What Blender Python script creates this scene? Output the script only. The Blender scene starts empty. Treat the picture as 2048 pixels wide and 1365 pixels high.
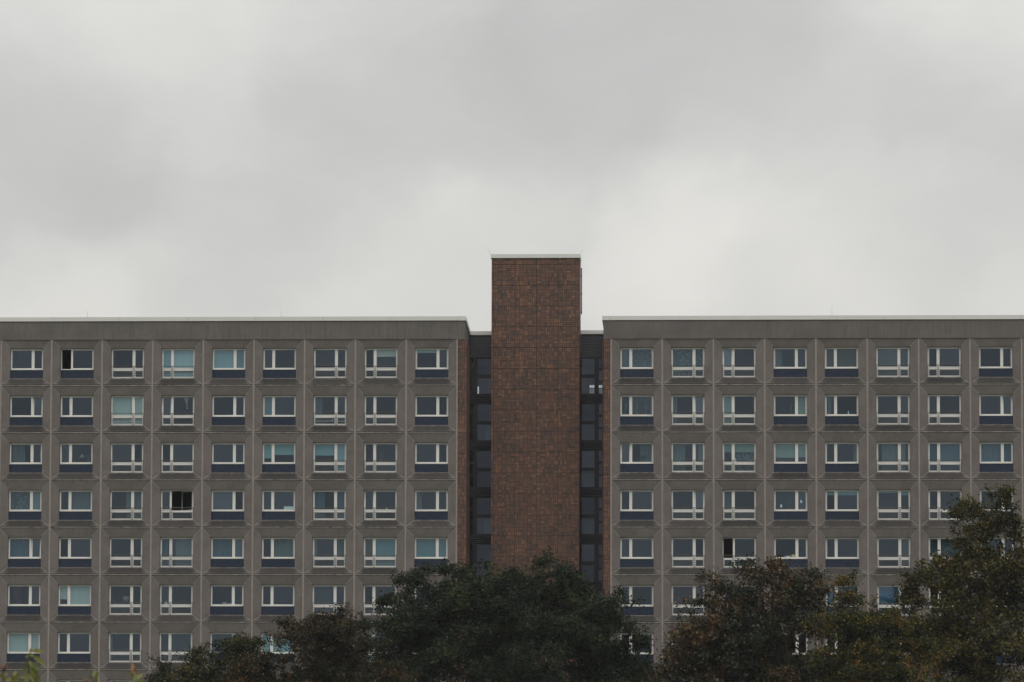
import bpy, math, random
import numpy as np
from mathutils import Matrix, Vector

SC = bpy.context.scene
COL = SC.collection
rad = math.radians

# ------------------------------------------------------------------ camera
# world: x along the facade, y away from the camera (facade front at y = 0), z up, ground near z = 0
CAM = np.array([17.0144, -273.1046, 2.7711])
AX_R = np.array([0.9987397, 0.0501275, 0.0024963])
AX_U = np.array([0.0020845, -0.0911250, 0.9958373])
AX_F = np.array([-0.0501463, 0.9945770, 0.0911147])
FPX = 9300.0                                   # focal length in pixels of the 2048 px wide photograph
cam_data = bpy.data.cameras.new('camera')
cam = bpy.data.objects.new('camera', cam_data)
COL.objects.link(cam)
cam.matrix_world = Matrix(((AX_R[0], AX_U[0], -AX_F[0], CAM[0]), (AX_R[1], AX_U[1], -AX_F[1], CAM[1]),
                           (AX_R[2], AX_U[2], -AX_F[2], CAM[2]), (0, 0, 0, 1)))
cam_data.sensor_width = 36.0
cam_data.lens = FPX / 2048 * 36
cam_data.clip_start = 0.5
cam_data.clip_end = 6000
cam_data.dof.use_dof = True
cam_data.dof.focus_distance = 272.0
cam_data.dof.aperture_fstop = 13.0
SC.camera = cam


def ray(px, py):
    d = AX_F + AX_R * ((px - 1024) / FPX) + AX_U * ((682.5 - py) / FPX)
    return d / np.linalg.norm(d)


def at(px, py, y):
    """the point on the vertical plane y = const that shows at photograph pixel (px, py)"""
    d = ray(px, py)
    return CAM + d * ((y - CAM[1]) / d[1])


# ------------------------------------------------------------------ node helper
class NT:
    def __init__(self, tree):
        self.t = tree
        self.t.nodes.clear()

    def n(self, kind, props=None, **ins):
        nd = self.t.nodes.new(kind)
        for k, v in (props or {}).items():
            setattr(nd, k, v)
        for k, v in ins.items():
            key = int(k[1:]) if k[0] == 'i' and k[1:].isdigit() else k.replace('_', ' ')
            s = nd.inputs[key]
            if isinstance(v, bpy.types.NodeSocket):
                self.t.links.new(v, s)
            else:
                s.default_value = v
        return nd

    def math(self, op, a, b=0.0, c=0.0):
        return self.n('ShaderNodeMath', {'operation': op}, i0=a, i1=b, i2=c).outputs[0]

    def mix(self, fac, a, b, blend='MIX'):
        nd = self.t.nodes.new('ShaderNodeMix')
        nd.data_type = 'RGBA'
        nd.blend_type = blend
        for s, v in ((nd.inputs[0], fac), (nd.inputs[6], a), (nd.inputs[7], b)):
            if isinstance(v, bpy.types.NodeSocket):
                self.t.links.new(v, s)
            else:
                s.default_value = v if not isinstance(v, tuple) or len(v) == 4 else (*v, 1)
        return nd.outputs[2]

    def ramp(self, fac, stops, interp='LINEAR'):
        nd = self.t.nodes.new('ShaderNodeValToRGB')
        cr = nd.color_ramp
        cr.interpolation = interp
        while len(cr.elements) < len(stops):
            cr.elements.new(0.5)
        for e, (p, c) in zip(cr.elements, stops):
            e.position = p
            e.color = (*c, 1) if isinstance(c, tuple) else (c, c, c, 1)
        self.t.links.new(fac, nd.inputs[0])
        return nd.outputs[0]

    def noise(self, vec, scale, detail=4, rough=0.55, dist=0.0):
        nd = self.n('ShaderNodeTexNoise', None, Vector=vec, Scale=scale, Detail=detail, Roughness=rough, Distortion=dist)
        return nd.outputs[0]

    def smooth(self, v, a, b, lo=0.0, hi=1.0):
        nd = self.n('ShaderNodeMapRange', {'interpolation_type': 'SMOOTHSTEP'}, i0=v, i1=a, i2=b, i3=lo, i4=hi)
        return nd.outputs[0]

    def vec(self, op, a, b=(0, 0, 0)):
        nd = self.n('ShaderNodeVectorMath', {'operation': op}, i0=a, i1=b)
        return nd.outputs[1] if op in ('DOT_PRODUCT', 'LENGTH', 'DISTANCE') else nd.outputs[0]


# ------------------------------------------------------------------ sky
world = bpy.data.worlds.new('World')
SC.world = world
world.use_nodes = True
SUN_EL, SUN_AZ = rad(58), rad(160)
ZEN = 1.56                                    # zenith radiance of the overcast
w = NT(world.node_tree)
gen = w.n('ShaderNodeTexCoord').outputs['Generated']
sky = w.n('ShaderNodeTexSky', {'sky_type': 'NISHITA', 'sun_disc': False, 'sun_elevation': SUN_EL, 'sun_rotation': SUN_AZ})
bg_clear = w.n('ShaderNodeBackground', None, Color=sky.outputs[0], Strength=0.05)
el = w.n('ShaderNodeSeparateXYZ', None, Vector=gen).outputs[2]
elp = w.math('MAXIMUM', el, 0.0)
cie = w.math('MULTIPLY_ADD', elp, 2 / 3, 1 / 3)          # CIE overcast sky: three times as bright overhead as at the horizon
warp_n = w.n('ShaderNodeTexNoise', None, Vector=gen, Scale=22.0, Detail=4.0, Roughness=0.55).outputs[1]
warp = w.vec('MULTIPLY', w.vec('SUBTRACT', warp_n, (0.5, 0.5, 0.5)), (0.060, 0.060, 0.034))
wd = w.vec('NORMALIZE', w.vec('ADD', gen, warp))
stretch = w.vec('MULTIPLY', wd, (1.0, 1.0, 2.2))
n1 = w.noise(stretch, 11.0, 5, 0.5)
n2 = w.noise(stretch, 34.0, 4, 0.55)
n3 = w.noise(w.vec('MULTIPLY', wd, (1.0, 1.0, 3.0)), 95.0, 5, 0.6)
cl = w.math('ADD', w.math('MULTIPLY', w.math('SUBTRACT', n1, 0.5), 0.14),
            w.math('ADD', w.math('MULTIPLY', w.math('SUBTRACT', n2, 0.5), 0.10), w.math('MULTIPLY', w.math('SUBTRACT', n3, 0.5), 0.045)))
for bx, by, br, amp in [(1345, 480, 240, 0.141),
                        (1420, 520, 520, -0.002),
                        (2050, -20, 360, 0.078),
                        (330, 100, 330, 0.059),
                        (230, 30, 520, -0.007),
                        (420, 640, 560, 0.033),
                        (100, 620, 240, 0.101),
                        (1120, 120, 420, -0.036),
                        (1350, 110, 420, -0.187),
                        (880, 60, 360, -0.116),
                        (90, 300, 340, -0.155),
                        (480, 320, 380, -0.113),
                        (850, 320, 380, -0.056),
                        (1600, 380, 360, 0.088),
                        (1900, 330, 360, -0.151),
                        (1900, 560, 360, 0.105),
                        (860, 560, 320, 0.080),
                        (1700, 60, 320, -0.046)]:
    d = ray(bx, by)
    dot = w.vec('DOT_PRODUCT', wd, tuple(d))
    cl = w.math('ADD', cl, w.smooth(dot, math.cos(br / FPX), 1.0, 0.0, amp))
lum = w.math('MULTIPLY', w.math('MULTIPLY', cie, ZEN), w.math('ADD', cl, 1.085))
tint = w.ramp(w.math('MULTIPLY_ADD', cl, 2.0, 0.5), [(0.25, (0.985, 0.988, 0.962)), (0.75, (1.0, 0.984, 0.935))])
overcast = w.n('ShaderNodeVectorMath', {'operation': 'SCALE'}, i0=tint, Scale=lum).outputs[0]
bg_cloud = w.n('ShaderNodeBackground', None, Color=overcast, Strength=1.0)
mixw = w.n('ShaderNodeMixShader', None, i0=0.93, i1=bg_clear.outputs[0], i2=bg_cloud.outputs[0])
wo = w.n('ShaderNodeOutputWorld', None, Surface=mixw.outputs[0])

sun_d = bpy.data.lights.new('sun', 'SUN')
sun_d.energy = 0.5
sun_d.angle = rad(35)
sun_d.color = (1.0, 0.96, 0.9)
sun = bpy.data.objects.new('sun', sun_d)
COL.objects.link(sun)
sdir = Vector((math.sin(SUN_AZ) * math.cos(SUN_EL), math.cos(SUN_AZ) * math.cos(SUN_EL), math.sin(SUN_EL)))
sun.rotation_euler = sdir.to_track_quat('Z', 'Y').to_euler()
sun.location = (0, -60, 80)

SC.view_settings.view_transform = 'Standard'
SC.view_settings.look = 'None'
SC.view_settings.exposure = 0.0
SC.view_settings.gamma = 1.0
SC.view_settings.use_curve_mapping = False
SC.render.engine = 'CYCLES'
SC.cycles.use_denoising = True
SC.cycles.max_bounces = 8
SC.cycles.transparent_max_bounces = 24


# ------------------------------------------------------------------ materials
def material(name):
    m = bpy.data.materials.new(name)
    m.use_nodes = True
    return m, NT(m.node_tree)


def finish(nt, shader):
    nt.n('ShaderNodeOutputMaterial', None, Surface=shader)


def principled(nt, color, rough=0.7, **kw):
    b = nt.n('ShaderNodeBsdfPrincipled')
    ins = {'Base Color': color, 'Roughness': rough}
    ins.update(kw)
    for k, v in ins.items():
        if isinstance(v, bpy.types.NodeSocket):
            nt.t.links.new(v, b.inputs[k])
        else:
            b.inputs[k].default_value = (*v, 1) if isinstance(v, tuple) and len(v) == 3 else v
    return b


def plain(name, col, rough=0.7, var=0.12, scale=6.0, spec=0.3, metallic=0.0):
    m, n = material(name)
    tc = n.n('ShaderNodeTexCoord').outputs['Object']
    r = n.n('ShaderNodeObjectInfo').outputs['Random']
    nz = n.noise(n.vec('ADD', tc, n.n('ShaderNodeCombineXYZ', None, X=n.math('MULTIPLY', r, 37.0), Y=n.math('MULTIPLY', r, 91.0), Z=0.0).outputs[0]), scale, 5, 0.6)
    f = n.math('ADD', n.math('MULTIPLY', n.math('SUBTRACT', nz, 0.5), 2 * var), n.math('MULTIPLY_ADD', r, var * 0.5, 1.0 - var * 0.25))
    c = n.n('ShaderNodeVectorMath', {'operation': 'SCALE'}, i0=col, Scale=f).outputs[0]
    p = principled(n, c, rough, Metallic=metallic)
    p.inputs['Specular IOR Level'].default_value = spec
    finish(n, p.outputs[0])
    return m


def concrete_panel_mat():
    m, n = material('washed_concrete')
    tc = n.n('ShaderNodeTexCoord').outputs['Object']
    r = n.n('ShaderNodeObjectInfo').outputs['Random']
    off = n.n('ShaderNodeCombineXYZ', None, X=n.math('MULTIPLY', r, 57.0), Y=n.math('MULTIPLY', r, 13.0), Z=n.math('MULTIPLY', r, 31.0)).outputs[0]
    p = n.vec('ADD', tc, off)
    z = n.n('ShaderNodeSeparateXYZ', None, Vector=tc).outputs[2]
    x = n.n('ShaderNodeSeparateXYZ', None, Vector=tc).outputs[0]
    big = n.noise(p, 1.1, 4, 0.6)
    fine = n.noise(p, 26.0, 3, 0.7)
    speck = n.noise(p, 75.0, 2, 0.8)
    base = n.ramp(big, [(0.3, (0.118, 0.103, 0.097)), (0.7, (0.176, 0.156, 0.146))])
    tone = n.math('MULTIPLY_ADD', n.math('FRACT', n.math('MULTIPLY', r, 3.77)), 0.16, 0.92)
    base = n.n('ShaderNodeVectorMath', {'operation': 'SCALE'}, i0=base, Scale=tone).outputs[0]
    base = n.mix(n.smooth(fine, 0.35, 0.7), base, n.mix(0.5, base, (0.240, 0.214, 0.200)))
    base = n.mix(n.smooth(speck, 0.56, 0.72, 0.0, 0.6), base, (0.30, 0.275, 0.255))
    base = n.mix(n.smooth(speck, 0.42, 0.28, 0.0, 0.5), base, (0.085, 0.078, 0.07))
    # rain streaks: thin vertical grime, and the black growth that has settled on the lower slope
    st = n.noise(n.vec('MULTIPLY', p, (9.0, 1.0, 0.7)), 1.0, 4, 0.65)
    base = n.mix(n.smooth(st, 0.50, 0.78, 0.0, 0.45), base, (0.095, 0.088, 0.080))
    moss_n = n.noise(n.vec('MULTIPLY', p, (1.0, 1.0, 2.2)), 3.2, 5, 0.7)
    low = n.smooth(n.math('ADD', z, n.math('MULTIPLY', n.math('SUBTRACT', moss_n, 0.5), 0.20)), -2.372, -2.45)
    edge = n.math('MULTIPLY', n.smooth(x, 0.15, 0.62), n.smooth(x, 2.86, 2.39))
    thin = n.smooth(z, -2.78, -2.62, 0.72, 1.0)
    amt = n.math('MULTIPLY', n.math('MULTIPLY', low, n.math('MULTIPLY', edge, thin)), n.math('MULTIPLY_ADD', n.math('FRACT', n.math('MULTIPLY', r, 7.31)), 0.22, 0.78))
    base = n.mix(amt, base, n.ramp(n.noise(p, 15.0, 4, 0.75), [(0.3, (0.022, 0.0215, 0.021)), (0.75, (0.070, 0.067, 0.064))]))
    s = principled(n, base, 0.9)
    s.inputs['Specular IOR Level'].default_value = 0.15
    bump = n.n('ShaderNodeBump', None, Strength=0.35, Distance=0.012, Height=n.math('ADD', fine, speck))
    n.t.links.new(bump.outputs[0], s.inputs['Normal'])
    finish(n, s.outputs[0])
    return m


def fascia_mat():
    m, n = material('fascia_concrete')
    tc = n.n('ShaderNodeTexCoord').outputs['Object']
    st = n.noise(n.vec('MULTIPLY', tc, (7.0, 3.0, 0.45)), 1.0, 5, 0.7)
    st2 = n.noise(n.vec('MULTIPLY', tc, (16.0, 3.0, 1.2)), 1.0, 4, 0.7)
    big = n.noise(tc, 0.7, 4, 0.6)
    fine = n.noise(tc, 30.0, 3, 0.7)
    c = n.ramp(big, [(0.3, (0.118, 0.107, 0.102)), (0.7, (0.165, 0.150, 0.142))])
    c = n.mix(n.smooth(st, 0.45, 0.72, 0.0, 0.6), c, (0.085, 0.079, 0.075))
    c = n.mix(n.smooth(st2, 0.5, 0.75, 0.0, 0.4), c, (0.20, 0.192, 0.18))
    c = n.mix(n.smooth(fine, 0.55, 0.75, 0.0, 0.35), c, (0.24, 0.23, 0.215))
    s = principled(n, c, 0.9)
    s.inputs['Specular IOR Level'].default_value = 0.15
    finish(n, s.outputs[0])
    return m


def mortar_mat(name, c0, c1, flake=0.0):
    m, n = material(name)
    tc = n.n('ShaderNodeTexCoord').outputs['Object']
    r = n.n('ShaderNodeObjectInfo').outputs['Random']
    off = n.n('ShaderNodeCombineXYZ', None, X=n.math('MULTIPLY', r, 57.0), Y=0.0, Z=n.math('MULTIPLY', r, 31.0)).outputs[0]
    p = n.vec('ADD', tc, off)
    c = n.ramp(n.noise(p, 2.5, 5, 0.7), [(0.3, c0), (0.7, c1)])
    if flake:
        fl = n.noise(n.vec('MULTIPLY', p, (2.4, 2.0, 9.0)), 1.0, 5, 0.75)
        c = n.mix(n.smooth(fl, 0.53, 0.60, 0.0, flake), c, (0.42, 0.38, 0.34))
        c = n.mix(n.smooth(fl, 0.45, 0.38, 0.0, 0.75), c, (0.055, 0.05, 0.047))
    s = principled(n, c, 0.9)
    finish(n, s.outputs[0])
    return m


def tile_mat():
    m, n = material('fired_clay_tile')
    g = n.n('ShaderNodeNewGeometry')
    r = n.n('ShaderNodeObjectInfo').outputs['Random']
    wn = n.n('ShaderNodeTexWhiteNoise', {'noise_dimensions': '2D'}, Vector=n.n('ShaderNodeCombineXYZ', None, X=g.outputs['Random Per Island'], Y=r, Z=0.0).outputs[0])
    patch = n.noise(g.outputs['Position'], 0.9, 3, 0.6)
    v = n.math('ADD', wn.outputs[0], n.math('MULTIPLY', n.math('SUBTRACT', patch, 0.5), 0.55))
    c = n.ramp(v, [(0.0, (0.072, 0.053, 0.050)), (0.13, (0.100, 0.064, 0.052)), (0.34, (0.124, 0.070, 0.053)), (0.62, (0.142, 0.078, 0.057)),
                   (0.86, (0.168, 0.088, 0.059)), (0.98, (0.215, 0.112, 0.068))])
    streak = n.noise(n.vec('MULTIPLY', g.outputs['Position'], (1.6, 1.6, 0.12)), 1.0, 4, 0.6)
    c = n.mix(n.smooth(streak, 0.52, 0.75, 0.0, 0.35), c, (0.075, 0.055, 0.048))
    fine = n.noise(g.outputs['Position'], 38.0, 3, 0.7)
    c = n.mix(n.smooth(fine, 0.5, 0.72, 0.0, 0.35), c, (0.07, 0.055, 0.048))
    s = principled(n, c, 0.62)
    s.inputs['Specular IOR Level'].default_value = 0.3
    finish(n, s.outputs[0])
    return m


def blue_tile_mat():
    m, n = material('blue_glazed_tile')
    g = n.n('ShaderNodeNewGeometry')
    c = n.ramp(g.outputs['Random Per Island'], [(0.0, (0.010, 0.018, 0.042)), (0.6, (0.014, 0.027, 0.060)), (1.0, (0.024, 0.042, 0.084))])
    s = principled(n, c, 0.32)
    s.inputs['Specular IOR Level'].default_value = 0.35
    finish(n, s.outputs[0])
    return m


def glass_mat(name, refl=0.088, tint=(0.68, 0.80, 0.82), rtint=(0.62, 0.79, 0.98)):
    m, n = material(name)
    r = n.n('ShaderNodeObjectInfo').outputs['Random']
    tc = n.n('ShaderNodeTexCoord').outputs['Object']
    t = n.n('ShaderNodeBsdfTransparent', None, Color=(*tint, 1))
    g = n.n('ShaderNodeBsdfGlossy', None, Color=(*rtint, 1), Roughness=0.03)
    bump = n.n('ShaderNodeBump', None, Strength=0.12, Distance=0.02, Height=n.noise(tc, 1.1, 2, 0.5))
    n.t.links.new(bump.outputs[0], g.inputs['Normal'])
    fac = n.math('MULTIPLY_ADD', r, refl * 0.5, refl * 0.75)
    mx = n.n('ShaderNodeMixShader', None, i0=fac, i1=t.outputs[0], i2=g.outputs[0])
    finish(n, mx.outputs[0])
    return m


def cloth_mat(name, col, opacity=1.0, fold=0.0, transl=0.35, lace=False):
    m, n = material(name)
    tc = n.n('ShaderNodeTexCoord').outputs['Object']
    c = n.mix(n.smooth(n.noise(n.vec('MULTIPLY', tc, (14.0, 1.0, 0.4)), 1.0, 3, 0.6), 0.4, 0.7, 0.0, 0.25), col, tuple(v * 0.7 for v in col))
    d = n.n('ShaderNodeBsdfDiffuse', None, Color=c)
    tl = n.n('ShaderNodeBsdfTranslucent', None, Color=c)
    s = n.n('ShaderNodeMixShader', None, i0=transl, i1=d.outputs[0], i2=tl.outputs[0]).outputs[0]
    if opacity < 1.0 or lace:
        op = opacity
        if lace:
            vor = n.n('ShaderNodeTexVoronoi', None, Vector=n.vec('MULTIPLY', tc, (8.0, 0.0, 9.0)), Scale=1.0).outputs[0]
            op = n.smooth(vor, 0.20, 0.42, min(1.0, opacity + 0.3), opacity - 0.15)
        tr = n.n('ShaderNodeBsdfTransparent')
        s = n.n('ShaderNodeMixShader', None, i0=op, i1=tr.outputs[0], i2=s).outputs[0]
    finish(n, s)
    return m


def leaf_mat(name, stops, transl=0.28, gloss=0.05, mixv=(0.7, 1.3, 0.45)):
    m, n = material(name)
    g = n.n('ShaderNodeNewGeometry')
    patch = n.noise(g.outputs['Position'], 0.55, 3, 0.6)
    v = n.math('ADD', n.math('MULTIPLY', g.outputs['Random Per Island'], mixv[0]), n.math('MULTIPLY_ADD', patch, mixv[1], -mixv[2]))
    c = n.ramp(v, stops)
    d = n.n('ShaderNodeBsdfDiffuse', None, Color=c)
    tl = n.n('ShaderNodeBsdfTranslucent', None, Color=c)
    s = n.n('ShaderNodeMixShader', None, i0=transl, i1=d.outputs[0], i2=tl.outputs[0])
    gl = n.n('ShaderNodeBsdfGlossy', None, Color=(1, 1, 1, 1), Roughness=0.55)
    s = n.n('ShaderNodeMixShader', None, i0=gloss, i1=s.outputs[0], i2=gl.outputs[0])
    finish(n, s.outputs[0])
    return m


M = {}
M['concrete'] = concrete_panel_mat()
M['fascia'] = fascia_mat()
M['joint'] = mortar_mat('vertical_joint_mortar', (0.235, 0.205, 0.182), (0.33, 0.292, 0.262))
M['bead'] = mortar_mat('mitre_bead', (0.30, 0.283, 0.26), (0.42, 0.395, 0.365))
M['ledge'] = mortar_mat('flaking_ledge', (0.19, 0.168, 0.152), (0.30, 0.268, 0.242), 0.8)
M['groove'] = plain('dirty_groove', (0.035, 0.032, 0.030), 0.95)
M['tile'] = tile_mat()
M['grout'] = plain('dark_grout', (0.038, 0.032, 0.030), 0.95)
M['blue'] = blue_tile_mat()
M['bluegrout'] = plain('blue_grout', (0.042, 0.050, 0.066), 0.9)
M['white'] = plain('white_window_plastic', (0.76, 0.745, 0.715), 0.5, 0.09, 3.0)
M['sillmetal'] = plain('weathered_sill_metal', (0.46, 0.45, 0.41), 0.6, 0.25, 5.0)
M['seal'] = plain('black_rubber_seal', (0.03, 0.03, 0.03), 0.8)
M['coping'] = plain('grey_coping_metal', (0.66, 0.66, 0.63), 0.55, 0.06, 1.2)
M['rail'] = plain('galvanised_rail', (0.13, 0.127, 0.12), 0.55, 0.2, 4.0)
M['charcoal'] = plain('charcoal_frame', (0.048, 0.046, 0.050), 0.55, 0.15, 2.0)
M['ribs'] = plain('slate_ribbed_metal', (0.085, 0.088, 0.100), 0.5, 0.12, 1.5)
M['ribdark'] = plain('dark_ribbed_metal', (0.052, 0.051, 0.057), 0.55, 0.12, 1.5)
M['room'] = plain('room_plaster', (0.22, 0.20, 0.18), 0.9)
M['roofing'] = plain('roof_bitumen', (0.06, 0.06, 0.06), 0.95)
M['wire'] = plain('lightning_wire', (0.33, 0.33, 0.32), 0.5)
M['glass'] = glass_mat('window_glass')
M['darkglass'] = glass_mat('stairwell_glass', 0.058, (0.60, 0.68, 0.76), (0.66, 0.76, 1.0))
M['bark'] = plain('dark_bark', (0.040, 0.034, 0.028), 0.95, 0.35, 9.0)
for k, c in dict(pale=(0.60, 0.66, 0.62), cream=(0.68, 0.67, 0.56), sky=(0.36, 0.50, 0.56), ice=(0.56, 0.68, 0.72), teal=(0.19, 0.30, 0.33), sage=(0.30, 0.38, 0.33),
                 deepblue=(0.04, 0.14, 0.26), shutter=(0.145, 0.14, 0.13), slate=(0.11, 0.12, 0.14), aqua=(0.30, 0.47, 0.49)).items():
    M['blind_' + k] = cloth_mat(k + '_blind', c, 1.0, transl=0.2)
M['frosted'] = cloth_mat('frosted_film', (0.85, 0.85, 0.82), 1.0, transl=0.75)
M['curtain'] = cloth_mat('white_curtain', (0.62, 0.65, 0.60))
M['curtain_grey'] = cloth_mat('grey_green_curtain', (0.26, 0.31, 0.30), 0.9)
M['curtain_blue'] = cloth_mat('dusky_blue_curtain', (0.16, 0.24, 0.30), 0.9)
M['curtain_red'] = cloth_mat('dark_red_curtain', (0.10, 0.045, 0.045), 0.95)
M['net'] = cloth_mat('net_curtain', (0.36, 0.42, 0.44), 0.5)
M['lace'] = cloth_mat('lace_curtain', (0.36, 0.46, 0.50), 0.5, lace=True)


# ------------------------------------------------------------------ mesh helpers
class MB:
    """collects shapes; build() links them as ONE mesh object"""
    def __init__(self):
        self.v, self.f, self.mi, self.mats = [], [], [], []

    def _m(self, mat):
        if mat not in self.mats:
            self.mats.append(mat)
        return self.mats.index(mat)

    def face(self, pts, mat):
        b = len(self.v)
        self.v += [tuple(p) for p in pts]
        self.f.append(tuple(range(b, b + len(pts))))
        self.mi.append(self._m(mat))

    def hexa(self, p, mat):
        """p: 8 points, bottom 4 ccw then top 4"""
        b = len(self.v)
        self.v += [tuple(q) for q in p]
        k = self._m(mat)
        for q in ((3, 2, 1, 0), (4, 5, 6, 7), (0, 1, 5, 4), (1, 2, 6, 5), (2, 3, 7, 6), (3, 0, 4, 7)):
            self.f.append(tuple(b + i for i in q))
            self.mi.append(k)

    def box(self, x0, x1, y0, y1, z0, z1, mat):
        self.hexa([(x0, y0, z0), (x1, y0, z0), (x1, y1, z0), (x0, y1, z0), (x0, y0, z1), (x1, y0, z1), (x1, y1, z1), (x0, y1, z1)], mat)

    def tube(self, pts, rads, mat, n=6, cap=True):
        b = len(self.v)
        k = self._m(mat)
        pts = [Vector(p) for p in pts]
        for i, p in enumerate(pts):
            t = (pts[min(i + 1, len(pts) - 1)] - pts[max(i - 1, 0)]).normalized()
            a = t.cross(Vector((0, 0, 1)) if abs(t.z) < 0.9 else Vector((1, 0, 0))).normalized()
            c = t.cross(a)
            for j in range(n):
                q = 2 * math.pi * j / n
                self.v.append(tuple(p + (a * math.cos(q) + c * math.sin(q)) * rads[i]))
        for i in range(len(pts) - 1):
            for j in range(n):
                self.f.append((b + i * n + j, b + i * n + (j + 1) % n, b + (i + 1) * n + (j + 1) % n, b + (i + 1) * n + j))
                self.mi.append(k)
        if cap:
            self.f.append(tuple(b + j for j in range(n))[::-1])
            self.f.append(tuple(b + (len(pts) - 1) * n + j for j in range(n)))
            self.mi += [k, k]

    def lathe(self, prof, mat, n=14, c=(0, 0, 0)):
        b = len(self.v)
        k = self._m(mat)
        for r_, z_ in prof:
            for j in range(n):
                q = 2 * math.pi * j / n
                self.v.append((c[0] + r_ * math.cos(q), c[1] + r_ * math.sin(q), c[2] + z_))
        for i in range(len(prof) - 1):
            for j in range(n):
                self.f.append((b + i * n + j, b + i * n + (j + 1) % n, b + (i + 1) * n + (j + 1) % n, b + (i + 1) * n + j))
                self.mi.append(k)
        self.f.append(tuple(b + j for j in range(n))[::-1])
        self.f.append(tuple(b + (len(prof) - 1) * n + j for j in range(n)))
        self.mi += [k, k]

    def mesh(self, name):
        me = bpy.data.meshes.new(name)
        me.from_pydata(self.v, [], self.f)
        for m in self.mats:
            me.materials.append(M[m] if isinstance(m, str) else m)
        me.polygons.foreach_set('material_index', self.mi)
        me.update()
        return me

    def build(self, name, parent=None, loc=(0, 0, 0)):
        return put(name, self.mesh(name), parent, loc)


def put(name, mesh, parent=None, loc=(0, 0, 0), rot=None, **props):
    o = bpy.data.objects.new(name, mesh)
    COL.objects.link(o)
    if parent:
        o.parent = parent
    o.location = loc
    if rot:
        o.rotation_euler = rot
    for k, v in props.items():
        o[k] = v
    return o


def tag(o, label, cat, group=None):
    o['label'] = label
    o['category'] = cat
    if group:
        o['group'] = group
    return o


def thing(name, label, cat, loc=(0, 0, 0), group=None):
    o = put(name, None, None, loc)
    return tag(o, label, cat, group)


# ------------------------------------------------------------------ dimensions
BAY = 3.01255
STO = 2.8
ZTOP = 28.0
ROWS = 8
OFF = 9.10298                     # left edge of the right wing's first bay
X0, X1 = 0.52, 2.4925             # window opening inside a bay
ZT, ZB = -0.585, -2.37            # opening top and bottom below the joint
DS = 0.11                         # depth of the splayed panel
GROUND_Z = 0.0

# ------------------------------------------------------------------ ground
def ground():
    nx, ny = 60, 60
    xs = np.concatenate([np.linspace(-2500, -120, 12), np.linspace(-100, 130, 36), np.linspace(150, 2500, 12)])
    ys = np.concatenate([np.linspace(-2200, -330, 10), np.linspace(-320, 40, 38), np.linspace(60, 2500, 12)])
    X, Y = np.meshgrid(xs, ys)
    rise = 1.15 / (1 + np.exp((Y + 190) / 18.0)) * np.exp(-((Y + 300) / 400) ** 2)
    Z = rise + 0.06 * np.sin(X * 0.11) * np.cos(Y * 0.07)
    v = np.stack([X, Y, Z], -1).reshape(-1, 3)
    f = [(j * 60 + i, j * 60 + i + 1, (j + 1) * 60 + i + 1, (j + 1) * 60 + i) for j in range(59) for i in range(59)]
    m, n = material('meadow')
    tc = n.n('ShaderNodeTexCoord').outputs['Object']
    c = n.ramp(n.noise(tc, 0.35, 6, 0.65), [(0.3, (0.028, 0.038, 0.016)), (0.6, (0.045, 0.055, 0.024)), (0.8, (0.075, 0.070, 0.042))])
    c = n.mix(n.smooth(n.noise(tc, 3.0, 5, 0.7), 0.5, 0.7, 0.0, 0.5), c, (0.03, 0.028, 0.02))
    finish(n, principled(n, c, 0.95).outputs[0])
    me = bpy.data.meshes.new('ground')
    me.from_pydata(v.tolist(), [], f)
    me.materials.append(m)
    put('ground', me, kind='structure')


ground()

# ------------------------------------------------------------------ shared facade pieces
def panel_mesh():
    b = MB()
    o = [(0.050, 0.0, -0.064), (BAY - 0.050, 0.0, -0.064), (BAY - 0.050, 0.0, -STO + 0.056), (0.050, 0.0, -STO + 0.056)]
    i = [(X0, DS, ZT), (X1, DS, ZT), (X1, DS, ZB), (X0, DS, ZB)]
    k = [(p[0], DS + 0.13, p[2]) for p in i]
    g = [(p[0], 0.07, p[2]) for p in o]
    for a in range(4):
        c = (a + 1) % 4
        b.face([o[a], o[c], i[c], i[a]], 'concrete')
        b.face([i[a], i[c], k[c], k[a]], 'concrete')
        b.face([g[a], g[c], o[c], o[a]], 'concrete')
    for a in range(4):             # thin raised bead along each mitre
        p, q = Vector(o[a]), Vector(i[a])
        q = p.lerp(q, 0.97)
        d = (q - p).normalized()
        up = Vector((0, -1, 0))
        s = d.cross(up).normalized() * 0.009
        n_ = s.cross(d).normalized()
        if n_.y > 0:
            n_ = -n_
        h = n_ * 0.012
        lo = n_ * -0.01
        b.hexa([p - s + lo, p + s + lo, q + s + lo, q - s + lo, p - s + h, p + s + h, q + s + h, q - s + h], 'bead')
    return b.mesh('concrete_panel')


def ledge_mesh():
    b = MB()
    b.box(0.052, BAY - 0.052, 0.05, 0.075, -0.065, 0.057, 'groove')
    b.box(0.052, BAY - 0.052, -0.020, 0.05, -0.032, 0.020, 'ledge')
    return b.mesh('joint_ledge')


def vstrip_mesh(h):
    b = MB()
    b.box(-0.046, 0.046, -0.022, 0.07, -h, 0.0, 'joint')
    return b.mesh('joint_strip')


def apron_mesh():
    b = MB()
    x0, x1, z0, z1 = 0.498, 2.514, -2.362, -1.868
    b.box(x0, x1, 0.208, 0.30, z0, z1, 'bluegrout')
    nx, nz = 24, 6
    px, pz = (x1 - x0) / nx, (z1 - z0) / nz
    for i in range(nx):
        for j in range(nz):
            b.box(x0 + i * px + 0.008, x0 + (i + 1) * px - 0.008, 0.198, 0.2085, z0 + j * pz + 0.008, z0 + (j + 1) * pz - 0.008, 'blue')
    return b.mesh('tile_apron')


YF0, YF1 = 0.29, 0.345             # window frame front and back
MULL = 1.344                       # mullion centre from the wide side of the opening


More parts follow.
